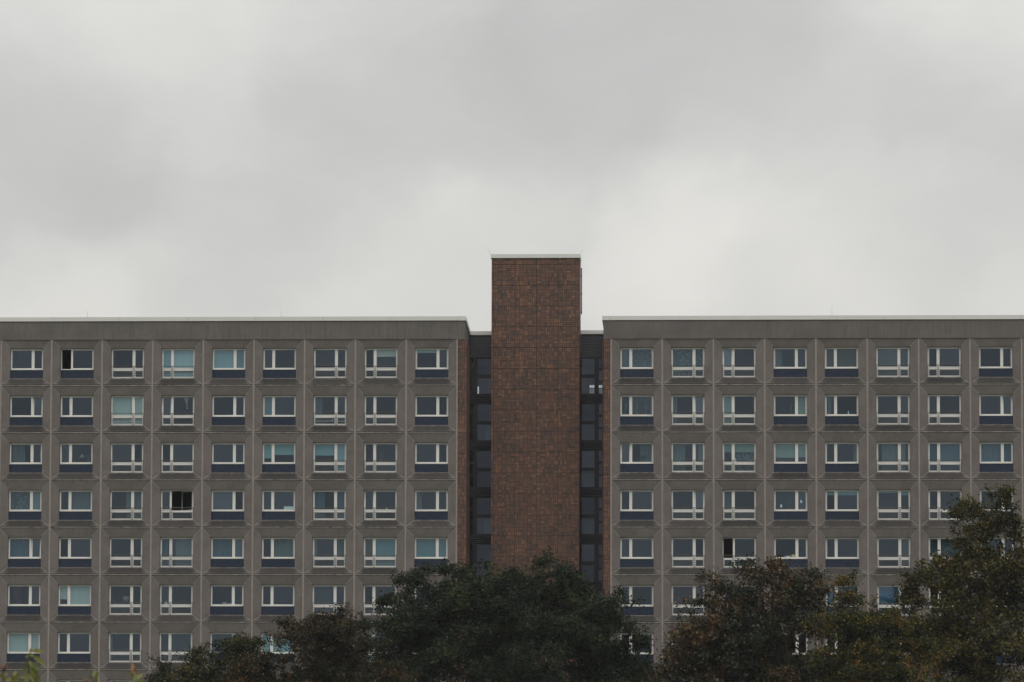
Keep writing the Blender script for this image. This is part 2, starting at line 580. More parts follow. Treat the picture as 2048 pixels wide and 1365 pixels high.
def spans(side):
    """x ranges of wide and narrow light, and the mullion centre"""
    if side == 'R':
        xm = X0 + MULL
        return (X0 + 0.035, xm), (xm, X1 - 0.035), xm
    xm = X1 - MULL
    return (xm, X1 - 0.035), (X0 + 0.035, xm), xm


def sash_bars(b, x0, x1, z0, z1, y0, y1, wd, mat='white'):
    b.box(x0, x0 + wd, y0, y1, z0, z1, mat)
    b.box(x1 - wd, x1, y0, y1, z0, z1, mat)
    b.box(x0 + wd, x1 - wd, y0 + 0.001, y1 - 0.001, z1 - wd, z1, mat)
    b.box(x0 + wd, x1 - wd, y0 + 0.001, y1 - 0.001, z0, z0 + wd, mat)


_frame_cache = {}
ZFT = -0.628                       # top of frame


def frame_mesh(kind, side, skip):
    key = (kind, side, skip)
    if key in _frame_cache:
        return _frame_cache[key]
    b = MB()
    wide, nar, xm = spans(side)
    zbot = -1.842 if kind == 'A' else -2.375
    zs = -1.842 if kind == 'A' else -1.835
    # outer frame
    b.box(X0 + 0.008, X0 + 0.045, YF0 + 0.012, YF1 + 0.03, zbot, ZFT, 'white')
    b.box(X1 - 0.045, X1 - 0.008, YF0 + 0.012, YF1 + 0.03, zbot, ZFT, 'white')
    b.box(X0 + 0.008, X1 - 0.008, YF0 + 0.014, YF1 + 0.032, ZFT - 0.03, ZFT + 0.04, 'white')
    b.box(X0 + 0.045, X1 - 0.045, YF0 + 0.014, YF1 + 0.032, zbot, zbot + 0.035, 'white')
    b.box(xm - 0.026, xm + 0.026, YF0 + 0.010, YF1 + 0.034, zbot + 0.035, ZFT - 0.03, 'white')
    if kind == 'B':
        b.box(X0 + 0.045, xm - 0.026, YF0 + 0.013, YF1 + 0.03, -1.872, -1.802, 'white')
        b.box(xm + 0.026, X1 - 0.045, YF0 + 0.013, YF1 + 0.03, -1.872, -1.802, 'white')
        for (a0, a1) in (wide, nar):
            l = a0 + (0.012 if a0 < xm - 0.01 else 0.03)
            r_ = a1 - (0.012 if a1 > xm + 0.01 else 0.03)
            sash_bars(b, l, r_, -2.338, -1.874, YF0, YF1, 0.062)
    # sashes
    for nm, (a0, a1) in (('w', wide), ('n', nar)):
        if nm in skip:
            continue
        l = a0 + (0.012 if a0 < xm - 0.01 else 0.03)
        r_ = a1 - (0.012 if a1 > xm + 0.01 else 0.03)
        sash_bars(b, l, r_, zs + 0.035, ZFT - 0.008, YF0, YF1, 0.056)
    _frame_cache[key] = b.mesh('window')
    return _frame_cache[key]


_pane_cache = {}


def pane_mesh(x0, x1, z0, z1):
    key = (round(x0, 3), round(x1, 3), round(z0, 3), round(z1, 3))
    if key not in _pane_cache:
        b = MB()
        y = 0.332
        b.face([(x0, y, z0), (x1, y, z0), (x1, y, z1), (x0, y, z1)], 'glass')
        s = 0.012                  # black glazing seal round the pane
        for q in ((x0, x0 + s, z0, z1), (x1 - s, x1, z0, z1), (x0 + s, x1 - s, z0, z0 + s), (x0 + s, x1 - s, z1 - s, z1)):
            b.box(q[0], q[1], y - 0.02, y - 0.008, q[2], q[3], 'seal')
        _pane_cache[key] = b.mesh('pane')
    return _pane_cache[key]


def unit(mat, key, fn, _c={}):
    if (mat, key) not in _c:
        _c[(mat, key)] = fn()
    return _c[(mat, key)]


def rail_mesh(z, t):
    def f():
        b = MB()
        b.tube([(X0 + 0.012, 0.165, z), (X1 - 0.012, 0.165, z)], [t, t], 'rail', 6)
        return b.mesh('rail')
    return unit('rail', (z, t), f)


def post_mesh(x):
    def f():
        b = MB()
        b.box(x - 0.010, x + 0.010, 0.178, 0.206, -2.36, -1.645, 'rail')
        b.box(x - 0.018, x + 0.018, 0.206, 0.232, -2.36, -2.33, 'rail')
        return b.mesh('post')
    return unit('post', x, f)


def sill_mesh(kind):
    def f():
        b = MB()
        if kind == 'A':
            b.hexa([(X0 - 0.04, 0.165, -1.868), (X1 + 0.04, 0.165, -1.868), (X1 - 0.005, 0.30, -1.858), (X0 + 0.005, 0.30, -1.858),
                    (X0 - 0.04, 0.165, -1.858), (X1 + 0.04, 0.165, -1.858), (X1 - 0.005, 0.30, -1.845), (X0 + 0.005, 0.30, -1.845)], 'sillmetal')
        else:
            b.hexa([(X0 - 0.03, 0.15, -2.415), (X1 + 0.03, 0.15, -2.415), (X1 - 0.005, 0.31, -2.395), (X0 + 0.005, 0.31, -2.395),
                    (X0 - 0.03, 0.15, -2.395), (X1 + 0.03, 0.15, -2.395), (X1 - 0.005, 0.31, -2.376), (X0 + 0.005, 0.31, -2.376)], 'sillmetal')
        return b.mesh('sill')
    return unit('sill', kind, f)


def board_mesh(z):
    def f():
        b = MB()
        b.box(X0 + 0.05, X1 - 0.05, 0.385, 0.58, z - 0.03, z, 'white')
        return b.mesh('window_board')
    return unit('board', z, f)


SHELF = {('L', 2, 7): -1.79, ('L', 5, 3): -1.79, ('L', 3, 7): -1.79, ('R', 2, 2): -1.79, ('L', 1, 6): -2.09}

# ------------------------------------------------------------------ what is seen in each window
# w / n: which light (wide, narrow);  values as written by the helpers below
# blind: (light, colour, drop 0..1)   curtain: (light, x from, x to (0..1 of light), material)   open: 'n' or 'w';  tilt: 'n'
SPEC = {
    ('L', 0, 1): dict(open='n'),
    ('L', 0, 3): dict(blind=[('w', 'ice', 1), ('n', 'sky', 1)]),
    ('L', 0, 4): dict(blind=[('w', 'sky', 1), ('n', 'teal', 1)]),
    ('L', 0, 7): dict(blind=[('w', 'cream', 0.36)]),
    ('L', 0, 8): dict(blind=[('w', 'pale', 0.15)]),
    ('L', 1, 0): dict(tilt='n'),
    ('L', 1, 2): dict(blind=[('w', 'pale', 1), ('n', 'pale', 1)]),
    ('L', 1, 3): dict(tilt='n', curtain=[('w', 0.46, 0.78, 'knot')]),
    ('L', 1, 5): dict(blind=[('n', 'teal', 1)]),
    ('L', 1, 6): dict(curtain=[('w', 0.02, 0.36, 'net')]),
    ('L', 2, 0): dict(curtain=[('w', 0.05, 0.70, 'net')]),
    ('L', 2, 5): dict(blind=[('w', 'aqua', 0.56), ('n', 'aqua', 0.75)]),
    ('L', 2, 6): dict(blind=[('w', 'aqua', 0.60), ('n', 'sky', 1)]),
    ('L', 3, 0): dict(curtain=[('w', 0.0, 1.0, 'lace')], blind=[('n', 'teal', 1)]),
    ('L', 3, 1): dict(curtain=[('w', 0.0, 1.0, 'net')]),
    ('L', 3, 2): dict(curtain=[('w', 0.72, 1.0, 'curtain_grey'), ('n', 0.0, 1.0, 'net')]),
    ('L', 3, 3): dict(open='w'),
    ('L', 3, 4): dict(blind=[('w', 'slate', 1)]),
    ('L', 3, 6): dict(curtain=[('w', 0.0, 0.5, 'curtain_blue'), ('n', 0.0, 1.0, 'curtain_blue')]),
    ('L', 3, 7): dict(tilt='n'),
    ('L', 3, 8): dict(curtain=[('w', 0.0, 0.27, 'net')]),
    ('L', 4, 0): dict(curtain=[('w', 0.0, 0.95, 'curtain_blue')], tilt='n'),
    ('L', 4, 3): dict(curtain=[('w', 0.15, 1.0, 'curtain_grey'), ('n', 0.0, 1.0, 'curtain_blue')]),
    ('L', 4, 4): dict(curtain=[('w', 0.0, 0.97, 'curtain_blue'), ('n', 0.0, 1.0, 'curtain_blue')]),
    ('L', 4, 5): dict(curtain=[('w', 0.0, 1.0, 'curtain_grey')]),
    ('L', 4, 6): dict(curtain=[('w', 0.0, 0.14, 'curtain_grey'), ('n', 0.0, 1.0, 'net')]),
    ('L', 4, 7): dict(blind=[('w', 'teal', 1), ('n', 'shutter', 1)]),  # narrow blind is added; its dark colour stands in for a shaded open light
    ('L', 4, 8): dict(blind=[('w', 'teal', 1), ('n', 'teal', 1)]),
    ('L', 5, 0): dict(curtain=[('w', 0.2, 0.55, 'curtain_red'), ('n', 0.0, 1.0, 'curtain_red')]),
    ('L', 5, 1): dict(blind=[('w', 'pale', 1), ('n', 'pale', 0.70)]),
    ('L', 5, 6): dict(blind=[('w', 'slate', 1)]),
    ('L', 6, 0): dict(blind=[('w', 'pale', 1), ('n', 'pale', 1)]),
    ('L', 6, 2): dict(curtain=[('w', 0.0, 0.10, 'curtain_grey')]),
    ('L', 6, 3): dict(blind=[('w', 'slate', 1)]),
    ('L', 6, 4): dict(blind=[('w', 'slate', 1)]),
    ('L', 6, 5): dict(blind=[('w', 'aqua', 1), ('n', 'aqua', 1)]),
    ('L', 6, 7): dict(blind=[('n', 'aqua', 1)]),
    ('R', 0, 0): dict(curtain=[('w', 0.0, 1.0, 'lace'), ('n', 0.0, 1.0, 'net')]),
    ('R', 0, 1): dict(curtain=[('w', 0.0, 1.0, 'lace'), ('n', 0.0, 1.0, 'lace')]),
    ('R', 0, 2): dict(curtain=[('n', 0.1, 0.9, 'net')], tilt='n'),
    ('R', 0, 3): dict(curtain=[('w', 0.0, 0.33, 'net')]),
    ('R', 0, 4): dict(blind=[('w', 'shutter', 1), ('n', 'shutter', 1)]),
    ('R', 0, 5): dict(blind=[('w', 'shutter', 1), ('n', 'slate', 1)]),
    ('R', 1, 1): dict(curtain=[('w', 0.0, 0.22, 'curtain_grey')], tilt='n'),
    ('R', 1, 2): dict(blind=[('n', 'sage', 1)]),
    ('R', 1, 3): dict(blind=[('n', 'sage', 1)]),
    ('R', 1, 4): dict(curtain=[('n', 0.15, 0.6, 'curtain_grey')]),
    ('R', 1, 7): dict(tilt='n'),
    ('R', 2, 0): dict(curtain=[('w', 0.40, 1.0, 'net')], tilt='n'),
    ('R', 2, 1): dict(curtain=[('w', 0.0, 0.62, 'curtain_grey'), ('n', 0.4, 1.0, 'curtain_grey')]),
    ('R', 2, 2): dict(blind=[('w', 'sage', 0.44), ('n', 'sage', 0.44)], curtain=[('w', 0.0, 1.0, 'lace')]),
    ('R', 2, 3): dict(blind=[('w', 'sage', 0.74), ('n', 'sage', 0.72)]),
    ('R', 2, 4): dict(curtain=[('w', 0.82, 1.0, 'net')]),
    ('R', 2, 5): dict(curtain=[('w', 0.2, 0.95, 'curtain_grey'), ('n', 0.0, 0.6, 'curtain_grey')]),
    ('R', 2, 6): dict(curtain=[('w', 0.0, 1.0, 'curtain_blue'), ('n', 0.0, 1.0, 'curtain_blue')]),
    ('R', 2, 7): dict(curtain=[('w', 0.0, 1.0, 'curtain_blue'), ('n', 0.0, 1.0, 'curtain_blue')]),
    ('R', 3, 1): dict(tilt='n'),
    ('R', 3, 2): dict(curtain=[('n', 0.0, 1.0, 'net')]),
    ('R', 3, 3): dict(blind=[('w', 'slate', 1), ('n', 'slate', 1)]),
    ('R', 3, 4): dict(blind=[('w', 'aqua', 0.19), ('n', 'aqua', 0.19)]),
    ('R', 3, 5): dict(blind=[('w', 'aqua', 0.07), ('n', 'aqua', 0.19)]),
    ('R', 4, 2): dict(open='n'),
    ('R', 4, 5): dict(blind=[('n', 'slate', 1)]),
    ('R', 4, 6): dict(curtain=[('w', 0.0, 1.0, 'curtain_blue'), ('n', 0.0, 1.0, 'curtain_blue')]),
    ('R', 5, 4): dict(blind=[('w', 'deepblue', 1), ('n', 'deepblue', 1)]),
    ('R', 5, 5): dict(blind=[('w', 'deepblue', 1), ('n', 'deepblue', 1)]),
}
ROWWORD = ['top row', 'second row down', 'third row down', 'fourth row down', 'fifth row down', 'sixth row down', 'seventh row down', 'eighth row down']
ORD = ['top row', 'second row from the top', 'third row from the top', 'fourth row from the top', 'fifth row from the top', 'sixth row from the top', 'seventh row from the top']
ORD = ['first', 'second', 'third', 'fourth', 'fifth', 'sixth', 'seventh', 'eighth', 'ninth']
CWORD = {'net': 'thin net curtain', 'lace': 'patterned lace curtain', 'curtain_grey': 'grey green drape', 'curtain_blue': 'dusky blue drape',
         'curtain_red': 'dark red drape', 'curtain': 'white curtain', 'knot': 'white knotted curtain end'}


def place_words(wing, r, c):
    return f"{ROWWORD[r]}, {ORD[c]} window from left, {'left' if wing == 'L' else 'right'} wing"


def curtain_obj(base, x0, x1, z0, z1, mat, wing, r, c, light):
    b = MB()
    n = max(6, int((x1 - x0) / 0.022))
    rnd = random.Random(f'{wing}{r}{c}{light}')
    ph, wl = rnd.random() * 6, 0.085 + rnd.random() * 0.06
    mname = 'curtain' if mat == 'knot' else mat
    rows = 6
    grid = []
    for j in range(rows + 1):
        t = j / rows
        z = z1 + (z0 - z1) * t
        for i in range(n + 1):
            s = i / n
            x = x0 + (x1 - x0) * s
            if mat == 'knot':                           # gathers to a knot near the bottom
                k = 1 - 0.86 * math.sin(min(1, t * 1.25) * math.pi / 2)
                x = (x0 + x1) / 2 + 0.08 * t + (x - (x0 + x1) / 2) * (k if t < 0.86 else k + 0.22)
            y = 0.50 + 0.026 * math.sin(2 * math.pi * x / wl + ph + 0.5 * math.sin(3 * t)) + 0.012 * math.sin(2 * math.pi * x / (wl * 2.7))
            grid.append((x, y, z))
    k = b._m(mname)
    b.v = grid
    for j in range(rows):
        for i in range(n):
            a = j * (n + 1) + i
            b.f.append((a, a + 1, a + n + 2, a + n + 1))
            b.mi.append(k)
    o = b.build('curtain', None, base)
    for p in o.data.polygons:
        p.use_smooth = True
    lw = 'wide pane' if light == 'w' else 'narrow pane'
    tag(o, f"{CWORD[mat]}, {lw}, {place_words(wing, r, c)}", 'curtain', 'curtains hanging behind the windows')


def window(wing_obj, wing, r, c, kind, side, base):
    sp = SPEC.get((wing, r, c), {})
    opn, tilt = sp.get('open'), sp.get('tilt')
    skip = ''.join(x for x in (opn, tilt) if x)
    wo_ = put('window', frame_mesh(kind, side, skip), wing_obj, base)
    wide, nar, xm = spans(side)
    zs = (-1.842 if kind == 'A' else -1.835) + 0.035
    ztop = ZFT - 0.008
    for nm, (a0, a1) in (('w', wide), ('n', nar)):
        l = a0 + (0.012 if a0 < xm - 0.01 else 0.03)
        r_ = a1 - (0.012 if a1 > xm + 0.01 else 0.03)
        px0, px1, pz0, pz1 = l + 0.05, r_ - 0.05, zs + 0.05, ztop - 0.05
        if kind == 'B':
            put('pane', pane_mesh(px0, px1, -2.282, -1.930), wo_)
        if nm == opn or nm == tilt:
            b = MB()
            wd = r_ - l
            sash_bars(b, 0, wd, 0, ztop - zs, -0.0, 0.055, 0.056)
            b.face([(0.05, 0.042, 0.05), (wd - 0.05, 0.042, 0.05), (wd - 0.05, 0.042, ztop - zs - 0.05), (0.05, 0.042, ztop - zs - 0.05)], 'glass')
            if nm == tilt:
                put('sash', b.mesh('sash'), wo_, (l, YF0 + 0.003, zs), (rad(-7.5), 0, 0), label='narrow window sash tilted inwards at the top')
            else:
                if nm == 'n':       # hinged on the outer jamb, swung into the room
                    outer_left = a0 < xm - 0.01 and side == 'L'
                    put('sash', b.mesh('sash'), wo_, (l if outer_left else r_, YF0 + 0.06, zs), (0, 0, rad(97 if outer_left else 83)), label='narrow window sash swung open into the room')
                else:
                    put('sash', b.mesh('sash'), wo_, (r_, YF0 + 0.06, zs), (0, 0, rad(127)), label='wide window sash swung open into the room')
        else:
            put('pane', pane_mesh(px0, px1, pz0, pz1), wo_)
        for (bl, colr, drop) in sp.get('blind', []):
            if bl == nm:
                zb = pz1 - (pz1 - pz0 + (0.0 if kind == 'A' else 0.55 if drop == 1 else 0)) * drop
                def mk(px0=px0, px1=px1, zb=zb, pz1=pz1, colr=colr):
                    b = MB()
                    y = 0.40
                    if colr in ('shutter', 'slate'):
                        k = max(2, int((pz1 - zb) / 0.055))
                        for q in range(k):
                            za, zc = pz1 - (pz1 - zb) * q / k, pz1 - (pz1 - zb) * (q + 1) / k
                            b.face([(px0 - 0.05, y + 0.018, zc), (px1 + 0.05, y + 0.018, zc), (px1 + 0.05, y, za), (px0 - 0.05, y, za)], 'blind_' + colr)
                    else:
                        b.face([(px0 - 0.05, y, zb), (px1 + 0.05, y, zb), (px1 + 0.05, y, pz1 + 0.06), (px0 - 0.05, y, pz1 + 0.06)], 'blind_' + colr)
                        b.box(px0 - 0.05, px1 + 0.05, y - 0.012, y + 0.012, zb - 0.02, zb, 'blind_' + colr)
                    return b.mesh('blind')
                put('slatted_blind' if colr in ('shutter', 'slate') else 'roller_blind', unit('blind', (round(px0, 3), round(zb, 3), colr, kind, side), mk), wo_)
        for (cl_, f0, f1, cm) in sp.get('curtain', []):
            if cl_ == nm and r < 7:
                zb = (-1.88 if kind == 'A' else -2.42) if cm != 'knot' else -1.36
                curtain_obj(tuple(Vector(base) + wing_obj.location), px0 + (px1 - px0) * f0 - (0.03 if f0 == 0 else 0), px0 + (px1 - px0) * f1 + (0.03 if f1 == 1 else 0),
                            zb, -0.64, cm, wing, r, c, nm)
    put('sill', sill_mesh(kind), wo_)
    zb = -1.80 if kind == 'A' else SHELF.get((wing, r, c))
    if zb:
        put('window_board', board_mesh(zb), wo_)
    if kind == 'B':
        for z, t in ((-1.65, 0.017), (-1.93, 0.011), (-2.065, 0.011), (-2.195, 0.011)):
            put('rail', rail_mesh(z, t), wo_)
        for x in (X0 + 0.02, X1 - 0.02, xm - 0.035, xm + 0.035):
            put('post', post_mesh(round(x, 4)), wo_)
    return wo_


# ------------------------------------------------------------------ clay tile cladding
_clad = {}


def clad_mesh(nx, nz, seed, half_left=False, half_right=False):
    """a cladding slab of nx by nz quarter-metre squares, each split into two tiles, upright or lying"""
    key = (nx, nz, seed, half_left, half_right)
    if key in _clad:
        return _clad[key]
    rnd = random.Random(str(key))
    b = MB()
    md = 0.25
    W, H = nx * md, nz * md
    b.box(0.004, W - 0.004, 0.0, 0.05, 0.006, H - 0.006, 'grout')
    g = 0.0085
    cells = []
    i = 0.0
    while i < nx - 0.01:
        wd = 0.5 if (half_left and i == 0) or nx - i < 0.99 else 1.0
        cells.append((i, wd))
        i += wd
    for i, wd in cells:
        for j in range(int(math.ceil(nz))):
            hgt = min(1.0, nz - j)
            x0, z0 = i * md, j * md
            x1, z1 = x0 + wd * md, z0 + hgt * md
            if wd < 1:
                parts = [(x0, x1, z0, z1)]
            elif hgt < 1:
                parts = [(x0, x1, z0, z1)]
            elif rnd.random() < 0.5:
                xm = (x0 + x1) / 2
                parts = [(x0, xm, z0, z1), (xm, x1, z0, z1)]
            else:
                zm = (z0 + z1) / 2
                parts = [(x0, x1, z0, zm), (x0, x1, zm, z1)]
            for (a, c, d, e) in parts:
                y = -0.012 - rnd.random() * 0.004
                b.box(a + (0.014 if a == 0 else g), c - (0.014 if abs(c - W) < 1e-6 else g), y, 0.0005, d + (0.018 if d == 0 else g), e - (0.018 if abs(e - H) < 1e-6 else g), 'tile')
    _clad[key] = b.mesh('cladding_panel')
    return _clad[key]


PAN = 1.25                          # cladding panel edge


def clad_column(parent, x, y, ztop, zbot, nx, rot=0.0, first=None, seed0=0, pitch=PAN):
    """stack of panels below ztop; rot 0 faces the camera"""
    z = ztop
    k = 0
    if first:
        put('cladding_panel', clad_mesh(nx, first, seed0 % 5), parent, (x, y, z - first * 0.25), (0, 0, rot))
        z -= first * 0.25
    while z > zbot:
        put('cladding_panel', clad_mesh(nx, 5, (seed0 + k) % 7), parent, (x, y, z - PAN), (0, 0, rot))
        z -= pitch
        k += 1


# ------------------------------------------------------------------ concrete wings
PANEL, LEDGE, APRON = panel_mesh(), ledge_mesh(), apron_mesh()
VSTRIP = vstrip_mesh(STO)
KINDS = {'L': {-1: 'B', 0: 'A', 1: 'A', 2: 'B', 3: 'B', 4: 'A', 5: 'A', 6: 'B', 7: 'B', 8: 'A'},
         'R': {0: 'A', 1: 'B', 2: 'B', 3: 'A', 4: 'A', 5: 'B', 6: 'B', 7: 'A', 8: 'A'}}
ZF0, ZF1, ZC1 = ZTOP - 0.085, ZTOP + 1.00, ZTOP + 1.255     # fascia bottom, coping bottom, coping top
DEPTH = 12.0
LINK_Y = 4.4
ENDW = 0.40                          # width of the tiled pier at the stairwell side


def wing(which):
    L = which == 'L'
    cols = range(-1, 9) if L else range(0, 9)
    xe = 0.0 if L else OFF           # inner edge of the last bay
    xa = -10 * BAY if L else OFF     # extent
    xb = 0.0 if L else OFF + 9 * BAY
    lab = ('long grey precast concrete apartment wing left of the brown tiled tower' if L else
           'long grey precast concrete apartment wing right of the brown tiled tower')
    t = thing('apartment_wing', lab, 'building', ((xa + xb) / 2, 0, 0), 'concrete wings either side of the tiled tower')
    ox = t.location.x

    def P(x, y, z):
        return (x - ox, y, z)
    for c in cols:
        x = (c - 8 - 1) * BAY if L else OFF + c * BAY
        side = ('R' if c % 2 == 0 else 'L') if L else ('L' if c % 2 == 0 else 'R')
        for r in range(ROWS):
            z = ZTOP - r * STO
            put('concrete_panel', PANEL, t, P(x, 0, z))
            put('joint_ledge', LEDGE, t, P(x, 0, z))
            put('joint_strip', VSTRIP, t, P(x, 0, z))
            window(t, which, r, c, KINDS[which][c], side, P(x, 0, z))
            if KINDS[which][c] == 'A':
                a = put('tile_apron', APRON, t, P(x, 0, z))
                a['kind'] = 'stuff'
    for r in range(ROWS):
        put('joint_strip', VSTRIP, t, P(xb, 0, ZTOP - r * STO))
    # inside: floor slabs, party walls, back wall, roof
    b = MB()
    for r in range(ROWS + 1):
        b.box(xa - ox, xb - ox, 0.10, DEPTH, ZTOP - r * STO - 0.13, ZTOP - r * STO + 0.13, 'room')
    for k in range(len(cols) + 1):
        x = xa + k * BAY
        b.box(x - 0.09 - ox, x + 0.09 - ox, 0.12, 5.6, ZTOP - ROWS * STO, ZTOP, 'room')
    b.box(xa - ox, xb - ox, 5.6, 5.8, ZTOP - ROWS * STO, ZTOP, 'room')
    b.box(xa - ox, xb - ox, DEPTH, DEPTH + 0.25, 0, ZTOP + 0.9, 'room')
    b.build('interior', t)
    b = MB()
    b.box(xa - ox, xb - ox, 0.4, DEPTH, ZTOP + 0.14, ZTOP + 0.6, 'roofing')
    b.build('roof', t)
    b = MB()
    b.box(xa - ox, xb - ox, 0.06, DEPTH, 0.0, ZTOP - ROWS * STO - 0.14, 'fascia')
    b.build('base_wall', t)
    b = MB()                          # gable on the far side, outside the picture
    gx = xa if L else xb
    b.box((gx - 0.3 if L else gx + 0.06) - ox, (gx - 0.06 if L else gx + 0.3) - ox, 0.0, DEPTH, 0.0, ZF1, 'fascia')
    b.build('gable_wall', t)
    # fascia and its end piece at the stairwell
    s = 1 if L else -1
    x_in = xe + s * 0.06
    x_out = xe + s * (0.06 + ENDW)
    fx0, fx1 = (xa, x_in - 0.006) if L else (x_in + 0.006, xb)
    b = MB()
    b.box(fx0 - ox, fx1 - ox, -0.045, 0.40, ZF0, ZF1, 'fascia')
    b.build('fascia', t)
    zb_ = 0.45                        # the cheek falls towards the back
    xs = sorted((x_in, x_out))
    b = MB()
    b.hexa([P(xs[0], -0.045, ZF0 - 0.03), P(xs[1], -0.045, ZF0 - 0.03), P(xs[1], LINK_Y + 0.1, ZF0 - 0.03), P(xs[0], LINK_Y + 0.1, ZF0 - 0.03),
            P(xs[0], -0.045, ZF1), P(xs[1], -0.045, ZF1), P(xs[1], LINK_Y + 0.1, ZF1 - zb_), P(xs[0], LINK_Y + 0.1, ZF1 - zb_)], 'fascia')
    b.build('fascia', t)
    # coping, four-metre lengths
    seg = 4.02
    x = fx1 if L else fx0
    first = True
    while (x > fx0 + 0.05) if L else (x < fx1 - 0.05):
        l = min(seg, (x - fx0) if L else (fx1 - x))
        a0, a1 = (x - l, x) if L else (x, x + l)
        b = MB()
        b.box(a0 + 0.007 - ox, a1 - 0.007 - ox, -0.105, 0.5, ZF1 + 0.012, ZC1, 'coping')
        b.box(a0 - ox, a1 - ox, -0.06, 0.42, ZF1, ZF1 + 0.0115, 'groove')
        b.build('coping_segment', t)
        x += -l if L else l
    b = MB()
    e0, e1 = xs[0] - (0.0 if L else 0.07), xs[1] + (0.07 if L else 0.0)
    b.hexa([P(e0, -0.112, ZF1 + 0.008), P(e1, -0.112, ZF1 + 0.008), P(e1, LINK_Y + 0.05, ZF1 - zb_ + 0.008), P(e0, LINK_Y + 0.05, ZF1 - zb_ + 0.008),
            P(e0, -0.112, ZC1 + 0.004), P(e1, -0.112, ZC1 + 0.004), P(e1, LINK_Y + 0.05, ZC1 - zb_), P(e0, LINK_Y + 0.05, ZC1 - zb_)], 'coping')
    b.build('coping_segment', t)
    # tiled pier: core, front column and return
    b = MB()
    b.box(xs[0] - ox, xs[1] - ox, 0.06, LINK_Y + 0.1, 0.0, ZF0 - 0.04, 'grout')
    b.build('pier_core', t)
    clad_column(t, xs[0] - ox, 0.01, ZF0 - 0.03, 4.0, 1.6, 0.0, 2, 3)
    for q in range(3):
        if L:
            clad_column(t, xs[1] - ox + 0.05, 0.03 + q * 1.44, ZF0 - 0.03, 4.0, 5.75, rad(90), 2, q)
        else:
            clad_column(t, xs[0] - ox - 0.05, 0.03 + (q + 1) * 1.44, ZF0 - 0.03, 4.0, 5.75, rad(-90), 2, q)
    # thin lightning rods on the roof edge
    for px, h in (((175, 15), (562, 16)) if L else ((1664, 20),)):
        xr = at(px, 632, 0.25)[0]
        b = MB()
        hh = h / 33.7
        b.tube([P(xr, 0.3, ZC1 - 0.05), P(xr, 0.3, ZC1 + hh * 0.55), P(xr, 0.3, ZC1 + hh)], [0.010, 0.009, 0.005], 'wire', 5)
        b.build('lightning_rod', t)
    return t


wing('L')
wing('R')

# ------------------------------------------------------------------ stair tower
TY = 2.5
tl, tr = at(982.3, 900, TY)[0], at(1158.9, 900, TY)[0]
ttop = at(1070, 517.0, TY)[2]
tcop = at(1070, 509.0, TY)[2]
TB = TY + 1.85


def tower():
    t = thing('stair_tower', 'tall windowless brown clay tiled tower rising above both concrete wings', 'building', ((tl + tr) / 2, TY, 0))
    ox, oy = t.location.x, t.location.y
    W = tr - tl
    b = MB()
    b.box(tl + 0.05 - ox, tr - 0.05 - ox, 0.05, TB - oy - 0.05, 0, ttop, 'grout')
    b.build('tower_core', t)
    # left half column, then four full columns scaled to the measured width
    zj = at(1070, 529.3, TY)[2]
    pit = (at(1070, 529.3, TY)[2] - at(1070, 1114.2, TY)[2]) / 14.0
    cw = (W - 0.125) / 4
    x = tl
    sx = cw / 1.25
    sz = pit / 1.25
    for ci in range(5):
        nx = 0.5 if ci == 0 else 5
        for rj in range(-1, 21):
            if rj < 0:
                nz = (ttop - zj) / (0.25 * sz)
                m = clad_mesh(nx, round(nz, 2), ci)
                o = put('cladding_panel', m, t, (x - ox, 0.0, zj))
            else:
                o = put('cladding_panel', clad_mesh(nx, 5, (ci * 3 + rj * 5) % 9), t, (x - ox, 0.0, zj - (rj + 1) * pit))
            o.scale = (1 if ci == 0 else sx, 1, sz)
        x += 0.125 if ci == 0 else cw
    # returns (1.85 m deep)
    for q, sgn in ((0, -1), (1, 1)):
        nx = 7.4
        for rj in range(-1, 21):
            z = zj - (rj + 1) * pit
            nz = round((ttop - zj) / (0.25 * sz), 2) if rj < 0 else 5
            m = clad_mesh(nx, nz, (q * 2 + rj) % 6)
            if q == 0:
                o = put('cladding_panel', m, t, (tl - ox + 0.012, TB - oy, z), (0, 0, rad(-90)))
            else:
                o = put('cladding_panel', m, t, (tr - ox - 0.012, 0.002, z), (0, 0, rad(90)))
            o.scale = (1, 1, sz)
    b = MB()
    xs = [tl - 0.05 - ox, tl + W * 0.775 - ox, tr + 0.03 - ox]
    for k in range(2):
        b = MB()
        b.box(xs[k] + (0.006 if k else 0), xs[k + 1], -0.09, TB - oy + 0.08, ttop + 0.014, tcop, 'coping')
        b.box(xs[k] + 0.05, xs[k + 1] - 0.05, -0.03, TB - oy + 0.02, ttop, ttop + 0.0135, 'groove')
        b.build('coping_segment', t)
    for s, px0, px1 in ((-1, 982, 975), (1, 1159, 1167)):
        a, c = at(px0, 509, TY + 0.2), at(px1, 498.5, TY + 0.2)
        b = MB()
        b.tube([(a[0] - ox, 0.2, a[2] - 0.03), ((a[0] + c[0]) / 2 - ox, 0.2, (a[2] + c[2]) / 2), (c[0] - ox, 0.2, c[2])], [0.009, 0.008, 0.006], 'wire', 5)
        b.build('lightning_rod', t)
    # flashing where the tower's back right edge shows dark
    b = MB()
    x = tr - ox + 0.05
    b.box(x - 0.03, x + 0.03, TB - oy - 0.10, TB - oy - 0.02, ttop - 3.2, ttop - 0.4, 'charcoal')
    for z in (ttop - 3.1, ttop - 2.0, ttop - 0.9):
        b.box(x - 0.07, x + 0.04, TB - oy - 0.12, TB - oy - 0.105, z, z + 0.06, 'charcoal')
    b.build('downpipe', t)


tower()


